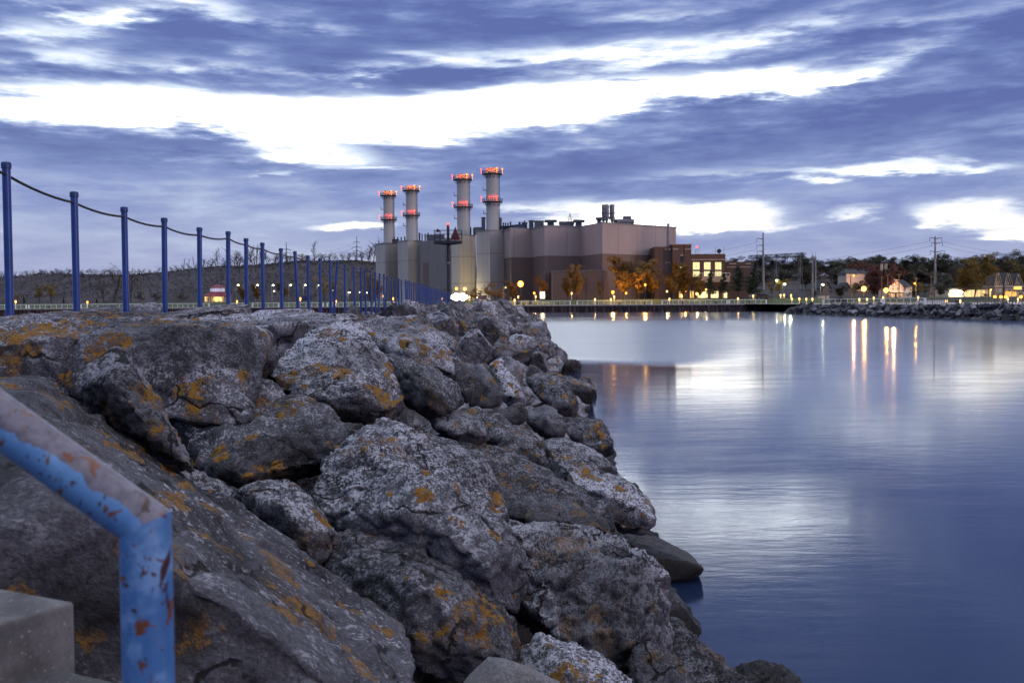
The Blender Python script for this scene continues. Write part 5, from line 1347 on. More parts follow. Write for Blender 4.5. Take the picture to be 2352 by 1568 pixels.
BL = [(36, 693, 289, 'glowing low light at the left edge behind the first post'), (200.7, 694.4, 289, 'glowing low light right of the second post'), (544.4, 692.6, 289, 'glowing low light right of the pavilion'), (690, 686, 306, 'orange low light left of the blue notice board'), (771.6, 692, 289, 'orange low light by the tilted fourteenth post'), (880.6, 680.5, 306, 'orange low light at the foot of the leftmost corner tower'), (903, 686, 300, 'faint low light behind the close run of posts'), (1016, 686, 300, 'low light left of the beacon tower foot'),
      (1078, 682.7, 300, 'low light right of the bright floodlight'), (1190.4, 682, 300, 'low light under the big orange globe lamp'), (1182, 689.5, 287.5, 'railing height light left under the big orange globe lamp'), (1230.4, 681.3, 300, 'low light left of the lit kiosk'), (1366.6, 688.2, 287.5, 'left of two close bright railing height lights below the bare lawn trees'), (1403, 688, 287.5, 'right of two close bright railing height lights below the lawn trees'), (1410.7, 682.5, 300, 'low light below the small orange globe lamp'), (1313, 673.7, 308, 'low light between the first lawn trees'),
      (1537.7, 687.2, 287.5, 'railing height light below the brick stair tower'), (1566, 680.5, 300, 'low light under the orange trees by the stair tower'), (1695, 686.3, 287.5, 'railing height light below the tallest pine'), (1730, 680, 300, 'low light below the rightmost pine'), (1792.8, 678.5, 306, 'left of three low lights before the switchyard'), (1801, 678, 306, 'middle of three low lights before the switchyard'), (1817, 678.5, 306, 'right of three low lights before the switchyard'),
      (1818.8, 686.7, 288, 'first of four bright low lights above the riprap end'), (1836, 686.7, 288, 'second of four bright low lights above the riprap end'), (1852, 687, 288, 'third of four bright low lights above the riprap end'), (1866, 687.3, 288, 'fourth of four bright low lights above the riprap end'),
      (1973.6, 687.8, 262, 'low light left below the first orange street lamp'), (1991.5, 687.8, 262, 'low light right below the first orange street lamp'), (2007, 685, 270, 'low light between the two orange street lamps'), (2028.6, 684, 275, 'low light below the second orange street lamp'), (2109, 683.5, 270, 'low light at the foot of the lit lamp pole'), (2174, 691.7, 230, 'low light left of the lit shop front'), (2206, 691.7, 230, 'low light before the lit shop front'), (2315, 686.3, 250, 'white violet low light below three orange lamps'), (2338.4, 686.3, 250, 'low light left of the last orange lamp')]
for (px, py, Y, lab) in BL:
    bollard_lamp(px, py, Y, 'bulb_warm' if px > 1600 else 'bulb_orange' if px < 1000 else 'bulb_warm', (1, .60, .22), 70, lab)
globe_lamp(1195.6, 652, 296, .75, 'bulb_street', ORANGE, 3600, 'big orange globe lamp before the brown hall wall, brightest of the orange lamps', base=3.0)
globe_lamp(1048.5, 663, 310, .42, 'bulb_orange', ORANGE, 160, 'orange lamp left above the bright floodlight')
globe_lamp(1067.5, 663.5, 312, .5, 'bulb_warm', WARM, 420, 'white lamp right above the bright floodlight')
arm_lamp(1160.4, 661.5, 300, 'bulb_warm', WARM, 40, 'slim white lamp right of the golden bushes', sz=.22)
globe_lamp(1227, 673, 302, .3, 'bulb_orange', ORANGE, 200, 'small orange lamp just left of the lit kiosk')
globe_lamp(1407.6, 670.8, 300, .42, 'bulb_orange', ORANGE, 2400, 'small orange globe lamp left under the biggest gold tree')
globe_lamp(1482, 654, 300, .3, 'bulb_orange', ORANGE, 2400, 'orange lamp shining among the gold trees')
globe_lamp(1438, 673, 310, .3, 'bulb_orange', ORANGE, 500, 'orange lamp behind the trunk of the biggest gold tree')
globe_lamp(1532, 669, 311, .28, 'bulb_warm', WARM, 420, 'warm lamp behind the trunks left of the stair tower')
globe_lamp(1574, 668, 311, .3, 'bulb_orange', ORANGE, 2400, 'orange lamp behind the trees at the stair tower foot')
globe_lamp(1601, 674.7, 301, .4, 'bulb_warm', WARM, 500, 'white globe lamp before the lit ground floor')
globe_lamp(1622, 665, 306, .28, 'bulb_warm', WARM, 300, 'small white lamp beside the leftmost pine')
for px, py, lab in [(1783.6, 644.7, 'tallest yellow green lamp before the switchyard'), (1801.6, 653.5, 'yellow green lamp right of the tallest one before the switchyard'), (1889, 654.5, 'yellow green lamp right of the twin steel poles')]:
    arm_lamp(px, py, 300, 'bulb_white', COOL, 260, lab, 'yellow green lamps by the switchyard', sz=.36)
globe_lamp(1984, 663, 285, .62, 'bulb_street', ORANGE, 3000, 'bright orange street lamp, left of the two big ones before the white house', base=2.0)
globe_lamp(2035, 666.4, 285, .55, 'bulb_street', ORANGE, 2600, 'bright orange street lamp, right of the two big ones beside the white house', base=2.0)
for px, lab in [(2285, 'left of three orange lamps before the gabled townhouses'), (2299, 'middle of three orange lamps before the gabled townhouses'), (2310, 'right of three orange lamps before the gabled townhouses'), (2345, 'orange lamp at the right edge before the townhouse porch')]:
    globe_lamp(px, 681.8, 282, .4, 'bulb_orange', ORANGE, 900, lab, 'orange lamps before the townhouses', base=2.0)
arm_lamp(2275, 666.4, 296, 'bulb_warm', WARM, 120, 'white lamp at the right end of the lit shop front', sz=.26)
# floodlight by the end of the fence, spread into a bank to imitate glare
p = at(1055, 681.8, 291)
t = thing('floodlight', (p.x, 291, gz(291)), 'blazing white floodlight, widened to imitate its glare, low beside the far end of the blue fence', 'floodlight')
MB().box((p.x, 291.5, p.z), (4.4, .25, 2.0)).tube([(p.x - 1.2, 291.6, 1.9), (p.x - 1.2, 291.6, p.z)], .1, 6).tube([(p.x + 1.2, 291.6, 1.9), (p.x + 1.2, 291.6, p.z)], .1, 6).build('frame', M['steel_dark'], t)
for (dx, dz) in ((-1.9, 0), (-1.0, .55), (-1.0, -.55), (0, 0.05), (1.0, .55), (1.0, -.55), (1.9, 0)):
    q = V((p.x + dx, 291.2, p.z + dz))
    MB().tube([q + V((0, .2, 0)), q + V((0, -.06, 0)), q + V((0, -.16, 0))], [.45, .55, .12], 14).build('lamp', M['bulb_flood'], t)
light('flood_glow', (p.x, 290.2, p.z + .2), (1, .78, .42), 5000, .5, t)
# lit kiosk and dark bins
p = at(1246, 677.6, 298); k = 298 / FD
t = thing('kiosk', (p.x, 298, gz(298)), 'narrow kiosk with two glowing white panels below the slim orange tree', 'kiosk')
MB().box((p.x, 298.6, p.z), (12 * k, 1.0, 17 * k)).build('body', M['steel'], t)
for s_ in (-1, 1): MB().box((p.x + s_ * 2.6 * k, 298.02, p.z), (4.4 * k, .1, 14 * k)).build('lit_panel', M['bulb_flood'] if False else M['win_warm2'] if 'win_warm2' in M else emis('glowing white panel', (1, .86, .6), 7), t)
light('kiosk_glow', (p.x, 296.6, p.z), (1, .6, .22), 240, .3, t)
for px, lab in [(1189.6, 'dark square litter bin under the big orange globe lamp'), (1218.5, 'dark square litter bin left of the lit kiosk')]:
    p = at_ground(px, 292); o = MB().box((p.x, 292, p.z + .62), (1.0, .8, 1.25)).box((p.x, 292, p.z + 1.32), (1.1, .9, .12)).build('litter_bin', M['steel_dark'], origin=p); tag(o, lab, 'litter bin')
def board(px0, px1, y0, y1, Y, mat, lab):
    a, b = at(px0, y1, Y), at(px1, y0, Y); g0 = gz(Y)
    t = thing('notice_board', ((a.x + b.x) / 2, Y, g0), lab, 'notice board')
    MB().box(((a.x + b.x) / 2, Y, (a.z + b.z) / 2), (b.x - a.x, .12, b.z - a.z)).build('panel', M[mat], t)
    for x in (a.x - .08, b.x + .08): MB().tube([(x, Y, g0 - .1), (x, Y, b.z + .15)], .07, 6).build('post', M['steel_dark'], t)
M['board_blue'] = plain('dark blue board', (.02, .03, .09), .6); M['board_violet'] = plain('dull violet board', (.075, .045, .07), .6)
board(696, 713, 679, 690, 296, 'board_blue', 'dark blue notice board on the left shore lawn')
board(1098, 1117, 678, 688.5, 291, 'board_violet', 'dull violet notice board right of the white floodlight')

# ------------------------------------------------------------------ pavilion
def pyramid_roof(mb, c, r0, z0, z1, n=8, r1=.05):
    return mb.lathe((c[0], c[1], 0), [(r0, z0), (r0, z0 + .18), (r1, z1), (r1 * .5, z1 + .02)], n)
p = at(500, 690, 315); k = 315 / FD; x = p.x; Y = 315; g0 = at(500, 693.7, 315).z
Z = lambda py: at(500, py, 315).z
t = thing('pavilion', (x, Y, g0), 'two tier red roofed pavilion glowing yellow on the left shore', 'pavilion')
MB().lathe((x, Y, 0), [(30 * k, g0 - .5), (30 * k, g0 + .1)], 8).build('floor', M['concrete'], t)
pyramid_roof(MB(), (x, Y), 34 * k, Z(681), Z(670), 8, 18 * k).build('roof', M['roof_red'], t)
MB().lathe((x, Y, 0), [(16.5 * k, Z(671.5)), (16.5 * k, Z(660.5))], 8).build('lantern_wall', M['white'], t)
for i in range(8):
    a = 2 * PI * (i + .5) / 8; a2 = a
    rr = 16.5 * k * math.cos(PI / 8) + .04
    f = MB().box((x + rr * math.cos(a), Y + rr * math.sin(a), (Z(671) + Z(661)) / 2), (.08, 8.5 * k, 7 * k), a).build('window', M['win_cool'], t)
pyramid_roof(MB(), (x, Y), 21 * k, Z(661), Z(652.5), 8).tube([(x, Y, Z(653)), (x, Y, Z(647.5))], .07, 5).build('upper_roof', M['roof_red'], t)
for i in range(16):
    a = 2 * PI * i / 16; rr = 28 * k
    MB().tube([(x + rr * math.cos(a), Y + rr * math.sin(a), g0), (x + rr * math.cos(a), Y + rr * math.sin(a), Z(681))], .16, 6).build('column', M['siding'], t)
MB().lathe((x, Y, 0), [(11 * k, g0), (11 * k, Z(682))], 8).build('inner_wall', M['siding'], t)
for a in (-150, -110, -70, -30): light('pavilion_glow', (x + 21 * k * math.cos(math.radians(a)), Y + 21 * k * math.sin(math.radians(a)), Z(683)), (1, .74, .25), 200, .25, t)
light('clerestory_glow', (x, Y - 24 * k, Z(667)), (.7, .62, 1), 24, .3, t)

# ------------------------------------------------------------------ beacon tower with day mark
YM = 130; k = YM / FD
x = at(1030, 620, YM).x
zp, zb_ = at(1030, 554, YM).z, at(1030, 560, YM).z
ztop = at(1030, 516, YM).z
t = thing('beacon_tower', (x, YM, 2.3), 'dark pole beacon tower with railed platform and triangular day mark', 'beacon tower')
MB().tube([(x, YM, 1.6), (x, YM, zb_)], [3.6 * k, 3.3 * k], 14).tube([(x, YM, zp), (x, YM, at(1030, 521, YM).z)], 3.2 * k, 14).build('pole', M['steel_dark'], t, smooth=True)
M['red_paint'] = plain('dull red paint', (.17, .03, .035), .6)
MB().tube([(x, YM, at(1030, 521, YM).z), (x, YM, ztop)], [3.0 * k, 2.6 * k], 14).build('lamp_housing', M['red_paint'], t, smooth=True)
MB().ball((x, YM, ztop + .06), .14, 10, 1.2).build('lamp', M['bulb_red'], t)
light('beacon_glow', (x, YM - .45, ztop + .35), RED, 8, .08, t)
MB().tube([(x, YM, at(1030, 606, YM).z), (x, YM, at(1030, 601.5, YM).z)], 3.7 * k, 14).build('joint_band', M['steel'], t)
hw = 31.5 * k
MB().tube([(x, YM, zb_ - .18), (x, YM, zb_)], [.3, hw * .96], 4).prism([(x - hw, YM - .9), (x + hw, YM - .9), (x + hw, YM + .9), (x - hw, YM + .9)], zb_, zp).build('platform', M['steel_dark'], t)
mb = MB(); zr_ = at(1030, 529.5, YM).z
for xx_ in (-hw + .04, -hw * .58, hw * .55, hw - .04):
    for yo in (-.86, .86): mb.tube([(x + xx_, YM + yo, zp), (x + xx_, YM + yo, zr_)], .035, 6)
for zz in (zr_, (zr_ + zp) / 2 + .25, (zr_ + zp) / 2 - .3):
    mb.tube([(x - hw + .04, YM - .86, zz), (x + hw - .04, YM - .86, zz), (x + hw - .04, YM + .86, zz), (x - hw + .04, YM + .86, zz), (x - hw + .04, YM - .86, zz)], .028, 5)
mb.build('platform_railing', M['steel_dark'], t)
q = lambda px, py: at(px, py, YM - .5)
MB().slabv([q(1034.5, 551.5), q(1045.6, 519.6), q(1057, 551.5)], .06, (0, 1, 0)).build('day_mark', M['red_paint'], t)
MB().slabv([q(1001, 532), q(1004.5, 524.5), q(1012.5, 531), q(1009, 531.5), q(1003.5, 533)], .5, (0, 1, 0)).build('solar_hood', M['steel_dark'], t)
MB().box(((q(1001.5, 550).x + q(1010, 550).x) / 2, YM - .6, (q(1001, 554).z + q(1001, 547).z) / 2), (8.5 * k, .4, 7 * k)).build('equipment_box', M['win_off'] if 'win_off' in M else M['steel'], t)
mb = MB()
for s_ in (-1, 1):
    for i in range(9): mb.tube([(x + s_ * 3.2 * k, YM - .1, at(1030, 574 + i * 4, YM).z), (x + s_ * 7.5 * k, YM - .1, at(1030, 574 + i * 4, YM).z)], .022, 4)
mb.build('climbing_rungs', M['steel_dark'], t)

# ------------------------------------------------------------------ pylons, poles and wires
def sag(a, b, s, n=10):
    return [a.lerp(b, i / n) - V((0, 0, s * 4 * (i / n) * (1 - i / n))) for i in range(n + 1)]
def steel_pole(px, ytop, ybase, Y, w0, w1, arms, lab, up=3.0):
    k = Y / FD; a, b = at(px, ybase, Y), at(px, ytop, Y)
    t = thing('transmission_pole', (a.x, Y, a.z - 1), lab, 'transmission pole')
    MB().tube([(a.x, Y, a.z - 2), (b.x, Y, b.z)], [w1 * k / 2, w0 * k / 2], 12).build('shaft', M['steel'] if w1 > 4 else M['steel_dark'], t, smooth=True)
    tips = []
    for (py, l, r) in arms:
        z = at(px, py, Y).z; mb = MB()
        for sgn, L in ((-1, l), (1, r)):
            if not L: continue
            e = V((a.x + sgn * L * k, Y, z + up * k * .6))
            mb.tube([(a.x, Y, z - up * k), e], [.17, .07], 6)
            mb.tube([e, e - V((0, 0, 1.3))], .07, 5); tips.append((e - V((0, 0, 1.3)), sgn))
        mb.build('cross_arm', M['steel_dark'], t)
    return tips
t1 = steel_pole(2148, 543, 681, 330, 3.2, 7.2, [(546.5, 13.5, 14), (557.5, 9, 15.5), (577, 12, 20), (593, 10, 16)], 'tall tapering steel transmission pole with four pairs of arms', 1.8)
t2 = steel_pole(1753, 534, 653, 330, 3.0, 6.4, [(548, 15, 0), (563.5, 15, 0), (577, 14, 0)], 'tall steel pole with arms only on its left side', 0.3)
steel_pole(1739, 592, 647, 338, 2.6, 3.4, [], 'shorter steel pole just left of the one armed pole')
steel_pole(1866.5, 589.5, 680, 322, 2.8, 5.6, [], 'left one of the twin steel poles'); steel_pole(1873.6, 591, 680, 330, 2.6, 4.2, [], 'right one of the twin steel poles')
for px in (1866.5, 1873.6):
    Y = 322 if px < 1870 else 330
    o = MB().tube([at(px, 590.5, Y), at(px, 579, Y)], .05, 5).build('lightning_rod', M['steel_dark'], origin=at(px, 590, Y)); tag(o, 'thin rod on top of the %s twin steel pole' % ('left' if px < 1870 else 'right'), 'rod')
def pylon(px, ytop, ybase, Y, arms, lab):
    k = Y / FD; a, b = at(px, ybase, Y), at(px, ytop, Y)
    t = thing('pylon', (a.x, Y, a.z), lab, 'pylon', 'pylons on the bluff')
    MB().tube([(a.x, Y, a.z - 1), (b.x, Y, b.z)], [.38, .12], 6).build('mast', M['steel_dark'], t)
    for (py, L) in arms:
        z = at(px, py, Y).z
        MB().tube([(a.x - L * k, Y, z - .5), (a.x, Y, z), (a.x + L * k, Y, z - .5)], .13, 5).tube([(a.x - L * k, Y, z - .5), (a.x - L * k, Y, z - 1.6)], .09, 4).tube([(a.x + L * k, Y, z - .5), (a.x + L * k, Y, z - 1.6)], .09, 4).build('cross_arm', M['steel_dark'], t)
pylon(657.5, 556, 606, 552, [(571.5, 10), (579.5, 12)], 'slim dark pylon on the bluff behind the blue posts')
pylon(819.5, 541.5, 600, 552, [(554, 7), (566.5, 11), (575, 7)], 'three armed dark pylon on the bluff left of the stacks')
pylon(2327, 595, 606, 600, [(595.8, 6)], 'small pylon top above the trees at the far right')
# distant lattice mast beyond the roof
Yl = 520; mb = MB(); kx = Yl / FD
a = at(1309, 489.5, Yl)
for dx, dy in ((-1, -1), (1, -1), (1, 1), (-1, 1)):
    mb.tube([(a.x + dx * 1.7, Yl + dy * 1.7, a.z - 9), (a.x + dx * .15, Yl + dy * .15, a.z)], .11, 4)
for i in range(5):
    z = a.z - 1 - i * 1.7; h = .15 + (a.z - z) * .17
    mb.tube([(a.x - h, Yl - h, z), (a.x + h, Yl - h, z - 1.5), ], .07, 4).tube([(a.x + h, Yl - h, z), (a.x - h, Yl - h, z - 1.5)], .07, 4)
mb.tube([(a.x - 5, Yl, a.z - 5.5), (a.x, Yl, a.z - 1), (a.x + 6, Yl, a.z - 5)], .06, 4).tube([(a.x, Yl, 4), (a.x, Yl, a.z - 8)], .9, 6)
tag(mb.build('lattice_mast', M['steel_dark'], origin=(a.x, Yl, 4)), 'small lattice mast showing above the roof between two ventilators', 'lattice mast')
# wires
def wire(name, pts, lab, grp=None, r=.025):
    o = MB().tube(pts, r, 4).build(name, M['steel_dark'], origin=pts[0]); return tag(o, lab, 'wire', grp)
ends = {}
for i, (e, s_) in enumerate(t1):
    far = V((e.x + (160 if s_ > 0 else -150), e.y + (120 if s_ > 0 else 60), e.z + (4 if s_ > 0 else -6)))
    wire('power_line', sag(e, far, 6, 14), 'thin power line running off the four armed steel pole', 'power lines of the four armed pole', .03)
for i, (e, s_) in enumerate(t2):
    wire('power_line', sag(e, V((e.x - 40, e.y + 160, e.z + 2)), 3, 12), 'thin power line running off the one sided steel pole', 'power lines of the one sided pole', .03)
a0, a1 = at(657.5, 573, 552), at(819.5, 556, 552)
for dz in (0, -2.2): wire('power_line', sag(a0 + V((0, 0, dz)), a1 + V((0, 0, dz - .5)), 3, 12), 'thin power line strung between the two bluff pylons', 'power lines between the bluff pylons', .03)
POLES = [(1897, 641, 690), (1954, 633, 682), (2025, 634, 685), (2039, 628.5, 688), (2065, 628.5, 686), (2104, 637, 686), (2139, 633, 686), (2159, 631, 668), (2182, 628.5, 668), (2271, 647, 690)]
PLAB = ['right of the twin steel poles', 'beside the orange lamp above the red maple', 'left of the white gabled house', 'behind the second orange street lamp', 'in front of the white gabled house roof', 'lit yellow by its own lamp', 'just left of the four armed steel pole', 'just right of the four armed steel pole', 'above the lit shop front', 'in front of the lit shop front']
pt = []
for (px, yt, yb), s_ in zip(POLES, PLAB):
    Y = 292 if yb > 670 else 350
    a, b = at(px, yb, Y), at(px, yt, Y)
    t = thing('utility_pole', (a.x, Y, gz(Y)), 'wooden utility pole ' + s_, 'utility pole', 'utility poles of the town')
    MB().tube([(a.x, Y, gz(Y) - .3), (b.x, Y, b.z)], [.17, .12], 7).build('shaft', M['pole_wood'], t)
    MB().box((b.x, Y, b.z - .35), (1.6, .12, .12)).build('cross_arm', M['pole_wood'], t)
    pt.append(V((b.x, Y, b.z - .3)))
for i in range(len(pt) - 1):
    if i == 8: continue
    wire('overhead_wire', sag(pt[i], pt[i + 1], .5, 6), 'thin overhead wire between two wooden utility poles', 'overhead wires of the town', .02)
for (px, py, Y, lab) in [(1961, 633, 291, 'orange lamp on a utility pole above the red maple'), (2101, 651, 291, 'orange lamp high on the yellow lit utility pole')]:
    p = at(px, py, Y)
    t = thing('street_lamp', p, lab, 'street lamp')
    MB().tube([p + V((.6 if px > 2000 else -.8, .9, .1)), p + V((0, .2, .3))], .05, 5).box(p + V((0, 0, .3)), (.5, .3, .12)).build('bracket', M['steel'], t)
    MB().ball(p, .26, 10).build('lens', M['bulb_orange'], t)
    light('lamp_glow', p + V((.25 if px > 2000 else 0, -.5, -.5)), ORANGE, 420 if px > 2000 else 90, .15, t)

# ------------------------------------------------------------------ switchyard
Ys = 392; k = Ys / FD
t = thing('switchyard_gantry', (at(1790, 680, Ys).x, Ys, 3.6), 'long steel lattice gantry of the switchyard with hanging insulators', 'gantry')
mb = MB(); n = 22
for i in range(n + 1):
    px = 1719.5 + (1846 - 1719.5) * i / n; y0 = 587 - 6 * i / n; y1 = 594 - 4.5 * i / n
    A, B = at(px, y0, Ys), at(px, y1, Ys)
    for yo in (-.6, .6):
        mb.tube([A + V((0, yo, 0)), B + V((0, yo, 0))], .06, 4)
        if i < n:
            px2 = 1719.5 + (1846 - 1719.5) * (i + 1) / n
            A2, B2 = at(px2, y0 - 6 / n, Ys), at(px2, y1 - 4.5 / n, Ys)
            mb.tube([A + V((0, yo, 0)), A2 + V((0, yo, 0))], .09, 4).tube([B + V((0, yo, 0)), B2 + V((0, yo, 0))], .09, 4)
            mb.tube([(A if i % 2 else B) + V((0, yo, 0)), (B2 if i % 2 else A2) + V((0, yo, 0))], .06, 4)
mb.tube([at(1832, 581, Ys), at(1852, 581.5, Ys)], .08, 4).tube([at(1846, 589, Ys), at(1852, 581.5, Ys)], .07, 4)
mb.build('truss', M['steel_dark'], t)
for px, yt in [(1783, 585), (1838, 582), (1727, 588)]:
    mb = MB(); b = at(px, yt, Ys); g0 = gz(Ys)
    mb.tube([b, (b.x, Ys, g0)], .13, 5)
    for s_ in (-1, 1): mb.tube([b - V((0, 0, 5)), (b.x + s_ * 2.3, Ys, g0)], .09, 4)
    mb.tube([b - V((.5, 0, 0)), b + V((-.9, 0, -9))], .06, 4).tube([b + V((.5, 0, 0)), b + V((.9, 0, -9))], .06, 4)
    mb.build('leg', M['steel'], t)
for px in (1739, 1769, 1796, 1809, 1822):
    a = at(px, 592.5, Ys); MB().tube([a, a - V((0, 0, 2.0))], .1, 5).tube([a - V((0, 0, 2)), a - V((0, 0, 11))], .04, 4).build('insulator_string', M['steel_dark'], t)
a, b = at(1761.5, 690, 362), at(1836, 650, 362)
t = thing('substation_building', ((a.x + b.x) / 2, 362, 3.6), 'low grey substation building under the gantry', 'building')
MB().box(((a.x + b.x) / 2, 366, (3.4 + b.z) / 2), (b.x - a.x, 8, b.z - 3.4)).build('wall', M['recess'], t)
MB().box(((a.x + b.x) / 2, 366, b.z + .1), (b.x - a.x + .5, 8.5, .25)).build('roof', M['brick_trim'], t)
Yp = 345; mb = MB(); a, b = at(1732, 680, Yp), at(1846, 662, Yp)
for i in range(14):
    x = a.x + (b.x - a.x) * i / 13; mb.tube([(x, Yp, 3.4), (x, Yp, b.z)], .06, 4)
    if i < 13: mb.tube([(x, Yp, 4.4 + (i % 2) * 1.6), (x + (b.x - a.x) / 13, Yp, 6.0 - (i % 2) * 1.6)], .045, 4)
for z in (b.z, b.z - 1.1, b.z - 2.3): mb.tube([(a.x, Yp, z), (b.x, Yp, z)], .06, 4)
tag(mb.build('bus_rack', M['steel'], origin=(a.x, Yp, 3.5)), 'pale steel bus rack frames in front of the substation building', 'steel rack')
light('yard_glow', (at(1815, 668, 330).x, 330, 9.5), (.85, 1, .55), 500, .3)

# ------------------------------------------------------------------ town buildings
def gable_house(name, px0, px1, yeave, yapex, ybase, Y, depth, wall, roof, lab, side_px=None):
    a, b = at(px0, ybase, Y), at(px1, ybase, Y); ze = at(px0, yeave, Y).z; za = at((px0 + px1) / 2, yapex, Y).z
    xm = (a.x + b.x) / 2; g0 = min(a.z, gz(Y))
    t = thing(name, (xm, Y, g0), lab, 'house')
    w = MB().prism([(a.x, Y), (b.x, Y), (b.x, Y + depth), (a.x, Y + depth)], g0, ze)
    w.slabv([(a.x, Y, ze), (xm, Y, za), (b.x, Y, ze)], depth, (0, 1, 0)); w.build('wall', M[wall], t)
    mb = MB(); hw = (b.x - a.x) / 2; sl_ = (za - ze) / hw; o = .35
    for s_ in (-1, 1):
        mb.slabv([(xm, Y - o, za + .05), (xm + s_ * (hw + o), Y - o, ze - sl_ * o + .05), (xm + s_ * (hw + o), Y - o, ze - sl_ * o + .28), (xm, Y - o, za + .28)], depth + 2 * o, (0, 1, 0))
    mb.build('roof', M[roof], t)
    return t, a, b, ze, za, xm, g0
def win(t, px, py, w, h, Y, mat='glass_dark', frame='siding_w', dy=.06):
    p = at(px, py, Y); k = Y / FD
    f = MB(); W_, H_ = w * k, h * k
    for (ox, oz, sx, sz) in ((-W_ / 2, 0, .12, H_ + .12), (W_ / 2, 0, .12, H_ + .12), (0, H_ / 2, W_, .12), (0, -H_ / 2, W_, .12), (0, 0, W_, .05)):
        f.box((p.x + ox, Y - dy, p.z + oz), (sx, .12, sz))
    fr = f.build('window', M[frame], t); MB().box((p.x, Y - dy + .03, p.z), (W_, .06, H_)).build('pane', M[mat], fr)
YH = 385
t, a, b, ze, za, xm, g0 = gable_house('house', 2041.6, 2074.6, 658.5, 641.2, 688, YH, 11, 'siding', 'roof_dark', 'cream gabled house with a porch and long dark roof')
# long side wing seen at the right
k = YH / FD
MB().prism([(b.x + .02, YH + 3), (at(2095, 680, YH + 3).x, YH + 3), (at(2095, 680, YH + 3).x, YH + 12), (b.x + .02, YH + 12)], g0, ze - .1).build('side_wing', M['siding_w'], t)
x2 = at(2095, 680, YH + 3).x
MB().add([(b.x - 2.6, YH + 2.6, ze + 2.2), (b.x - .2, YH + 2.4, ze - .1), (x2 + .4, YH + 2.4, ze - .1), (x2 - 1.8, YH + 7.5, za), (xm, YH + 7.5, za), (x2 + .4, YH + 12.4, ze - .1), (b.x - .2, YH + 12.4, ze - .1)], [(0, 1, 2, 3, 4), (3, 2, 5), (4, 3, 5, 6), (1, 6, 5, 2), (0, 4, 6, 1)]).build('side_roof', M['roof_dark'], t)
for px in (2056.5, 2059.8): win(t, px, 652.2, 2.4, 4.2, YH)
for px in (2051, 2061.5): win(t, px, 663, 3, 5, YH)
for px in (2080, 2086, 2091): win(t, px, 662.5, 1.8, 4.5, YH + 3)
pr = at(2058, 670, YH - 2.2)
MB().box(((a.x + b.x) / 2, YH - 1.15, pr.z), (b.x - a.x + .5, 2.3, .25)).build('porch_roof', M['siding_w'], t)
for i in range(5): MB().box((a.x + .1 + (b.x - a.x - .2) * i / 4, YH - 2.1, (g0 + pr.z) / 2), (.16, .16, pr.z - g0)).build('porch_column', M['siding'], t)
MB().box((xm - .3, YH - .05, g0 + 1.2), (1.0, .14, 2.2)).build('door', M['roof_dark'], t)
light('warm_glow', (xm - 5, YH - 11, 8), (1, .62, .32), 8000, .4, t)  # added lamp without fixture, out in front to warm the house wall
# smaller dim houses
t, *_ = gable_house('house', 1889, 1907, 660, 646, 688, 350, 8, 'siding_g', 'roof_dark', 'dim grey gabled house right of the twin steel poles')
win(t, 1898.5, 659, 1.8, 3.4, 350)
t, *_ = gable_house('house', 1934, 1956, 664, 650, 688, 372, 8, 'siding_g', 'roof_dark', 'dim small house half hidden left of the red maple')
t, *_ = gable_house('house', 2157, 2170, 672, 660, 690, 345, 8, 'siding', 'roof_dark', 'small pale house sliver behind the four armed steel pole')
# church
Yc = 455; kc = Yc / FD
a, b = at(1944, 660, Yc), at(2024, 660, Yc); ze = at(1980, 629, Yc).z; za = at(1980, 616, Yc).z; g0 = 3.6
t = thing('church', ((a.x + b.x) / 2, Yc, g0), 'long dark roofed church with a square open belfry among the trees', 'church')
MB().prism([(a.x, Yc), (b.x, Yc), (b.x, Yc + 12), (a.x, Yc + 12)], g0, ze).build('wall', M['siding'], t)
MB().add([(a.x - .5, Yc - .5, ze), (b.x, Yc - .5, ze), (b.x, Yc + 6, za), (a.x + 1, Yc + 6, za), (b.x, Yc + 12.5, ze), (a.x - .5, Yc + 12.5, ze)], [(0, 1, 2, 3), (3, 2, 4, 5), (0, 3, 5), (1, 4, 2), (0, 5, 4, 1)]).build('roof', M['roof_dark'], t)
a, b = at(2024, 660, Yc), at(2036, 660, Yc); zt_ = at(2030, 605, Yc).z; zo = at(2030, 622, Yc).z; w_ = b.x - a.x
mb = MB().prism([(a.x, Yc - 1), (b.x, Yc - 1), (b.x, Yc - 1 + w_), (a.x, Yc - 1 + w_)], g0, zo)
for dx in (0, w_ - .5):
    for dy in (0, w_ - .5): mb.box((a.x + dx + .25, Yc - 1 + dy + .25, (zo + zt_) / 2), (.5, .5, zt_ - zo))
tw = mb.build('belfry', M['siding'], t)
MB().box(((a.x + b.x) / 2, Yc - 1 + w_ / 2, zt_ + .15), (w_ + .3, w_ + .3, .35)).build('belfry_roof', M['roof_dark'], tw)
light('church_glow', (at(1962, 640, Yc - 9).x, Yc - 9, 15), (1, .55, .34), 3000, .3, t)
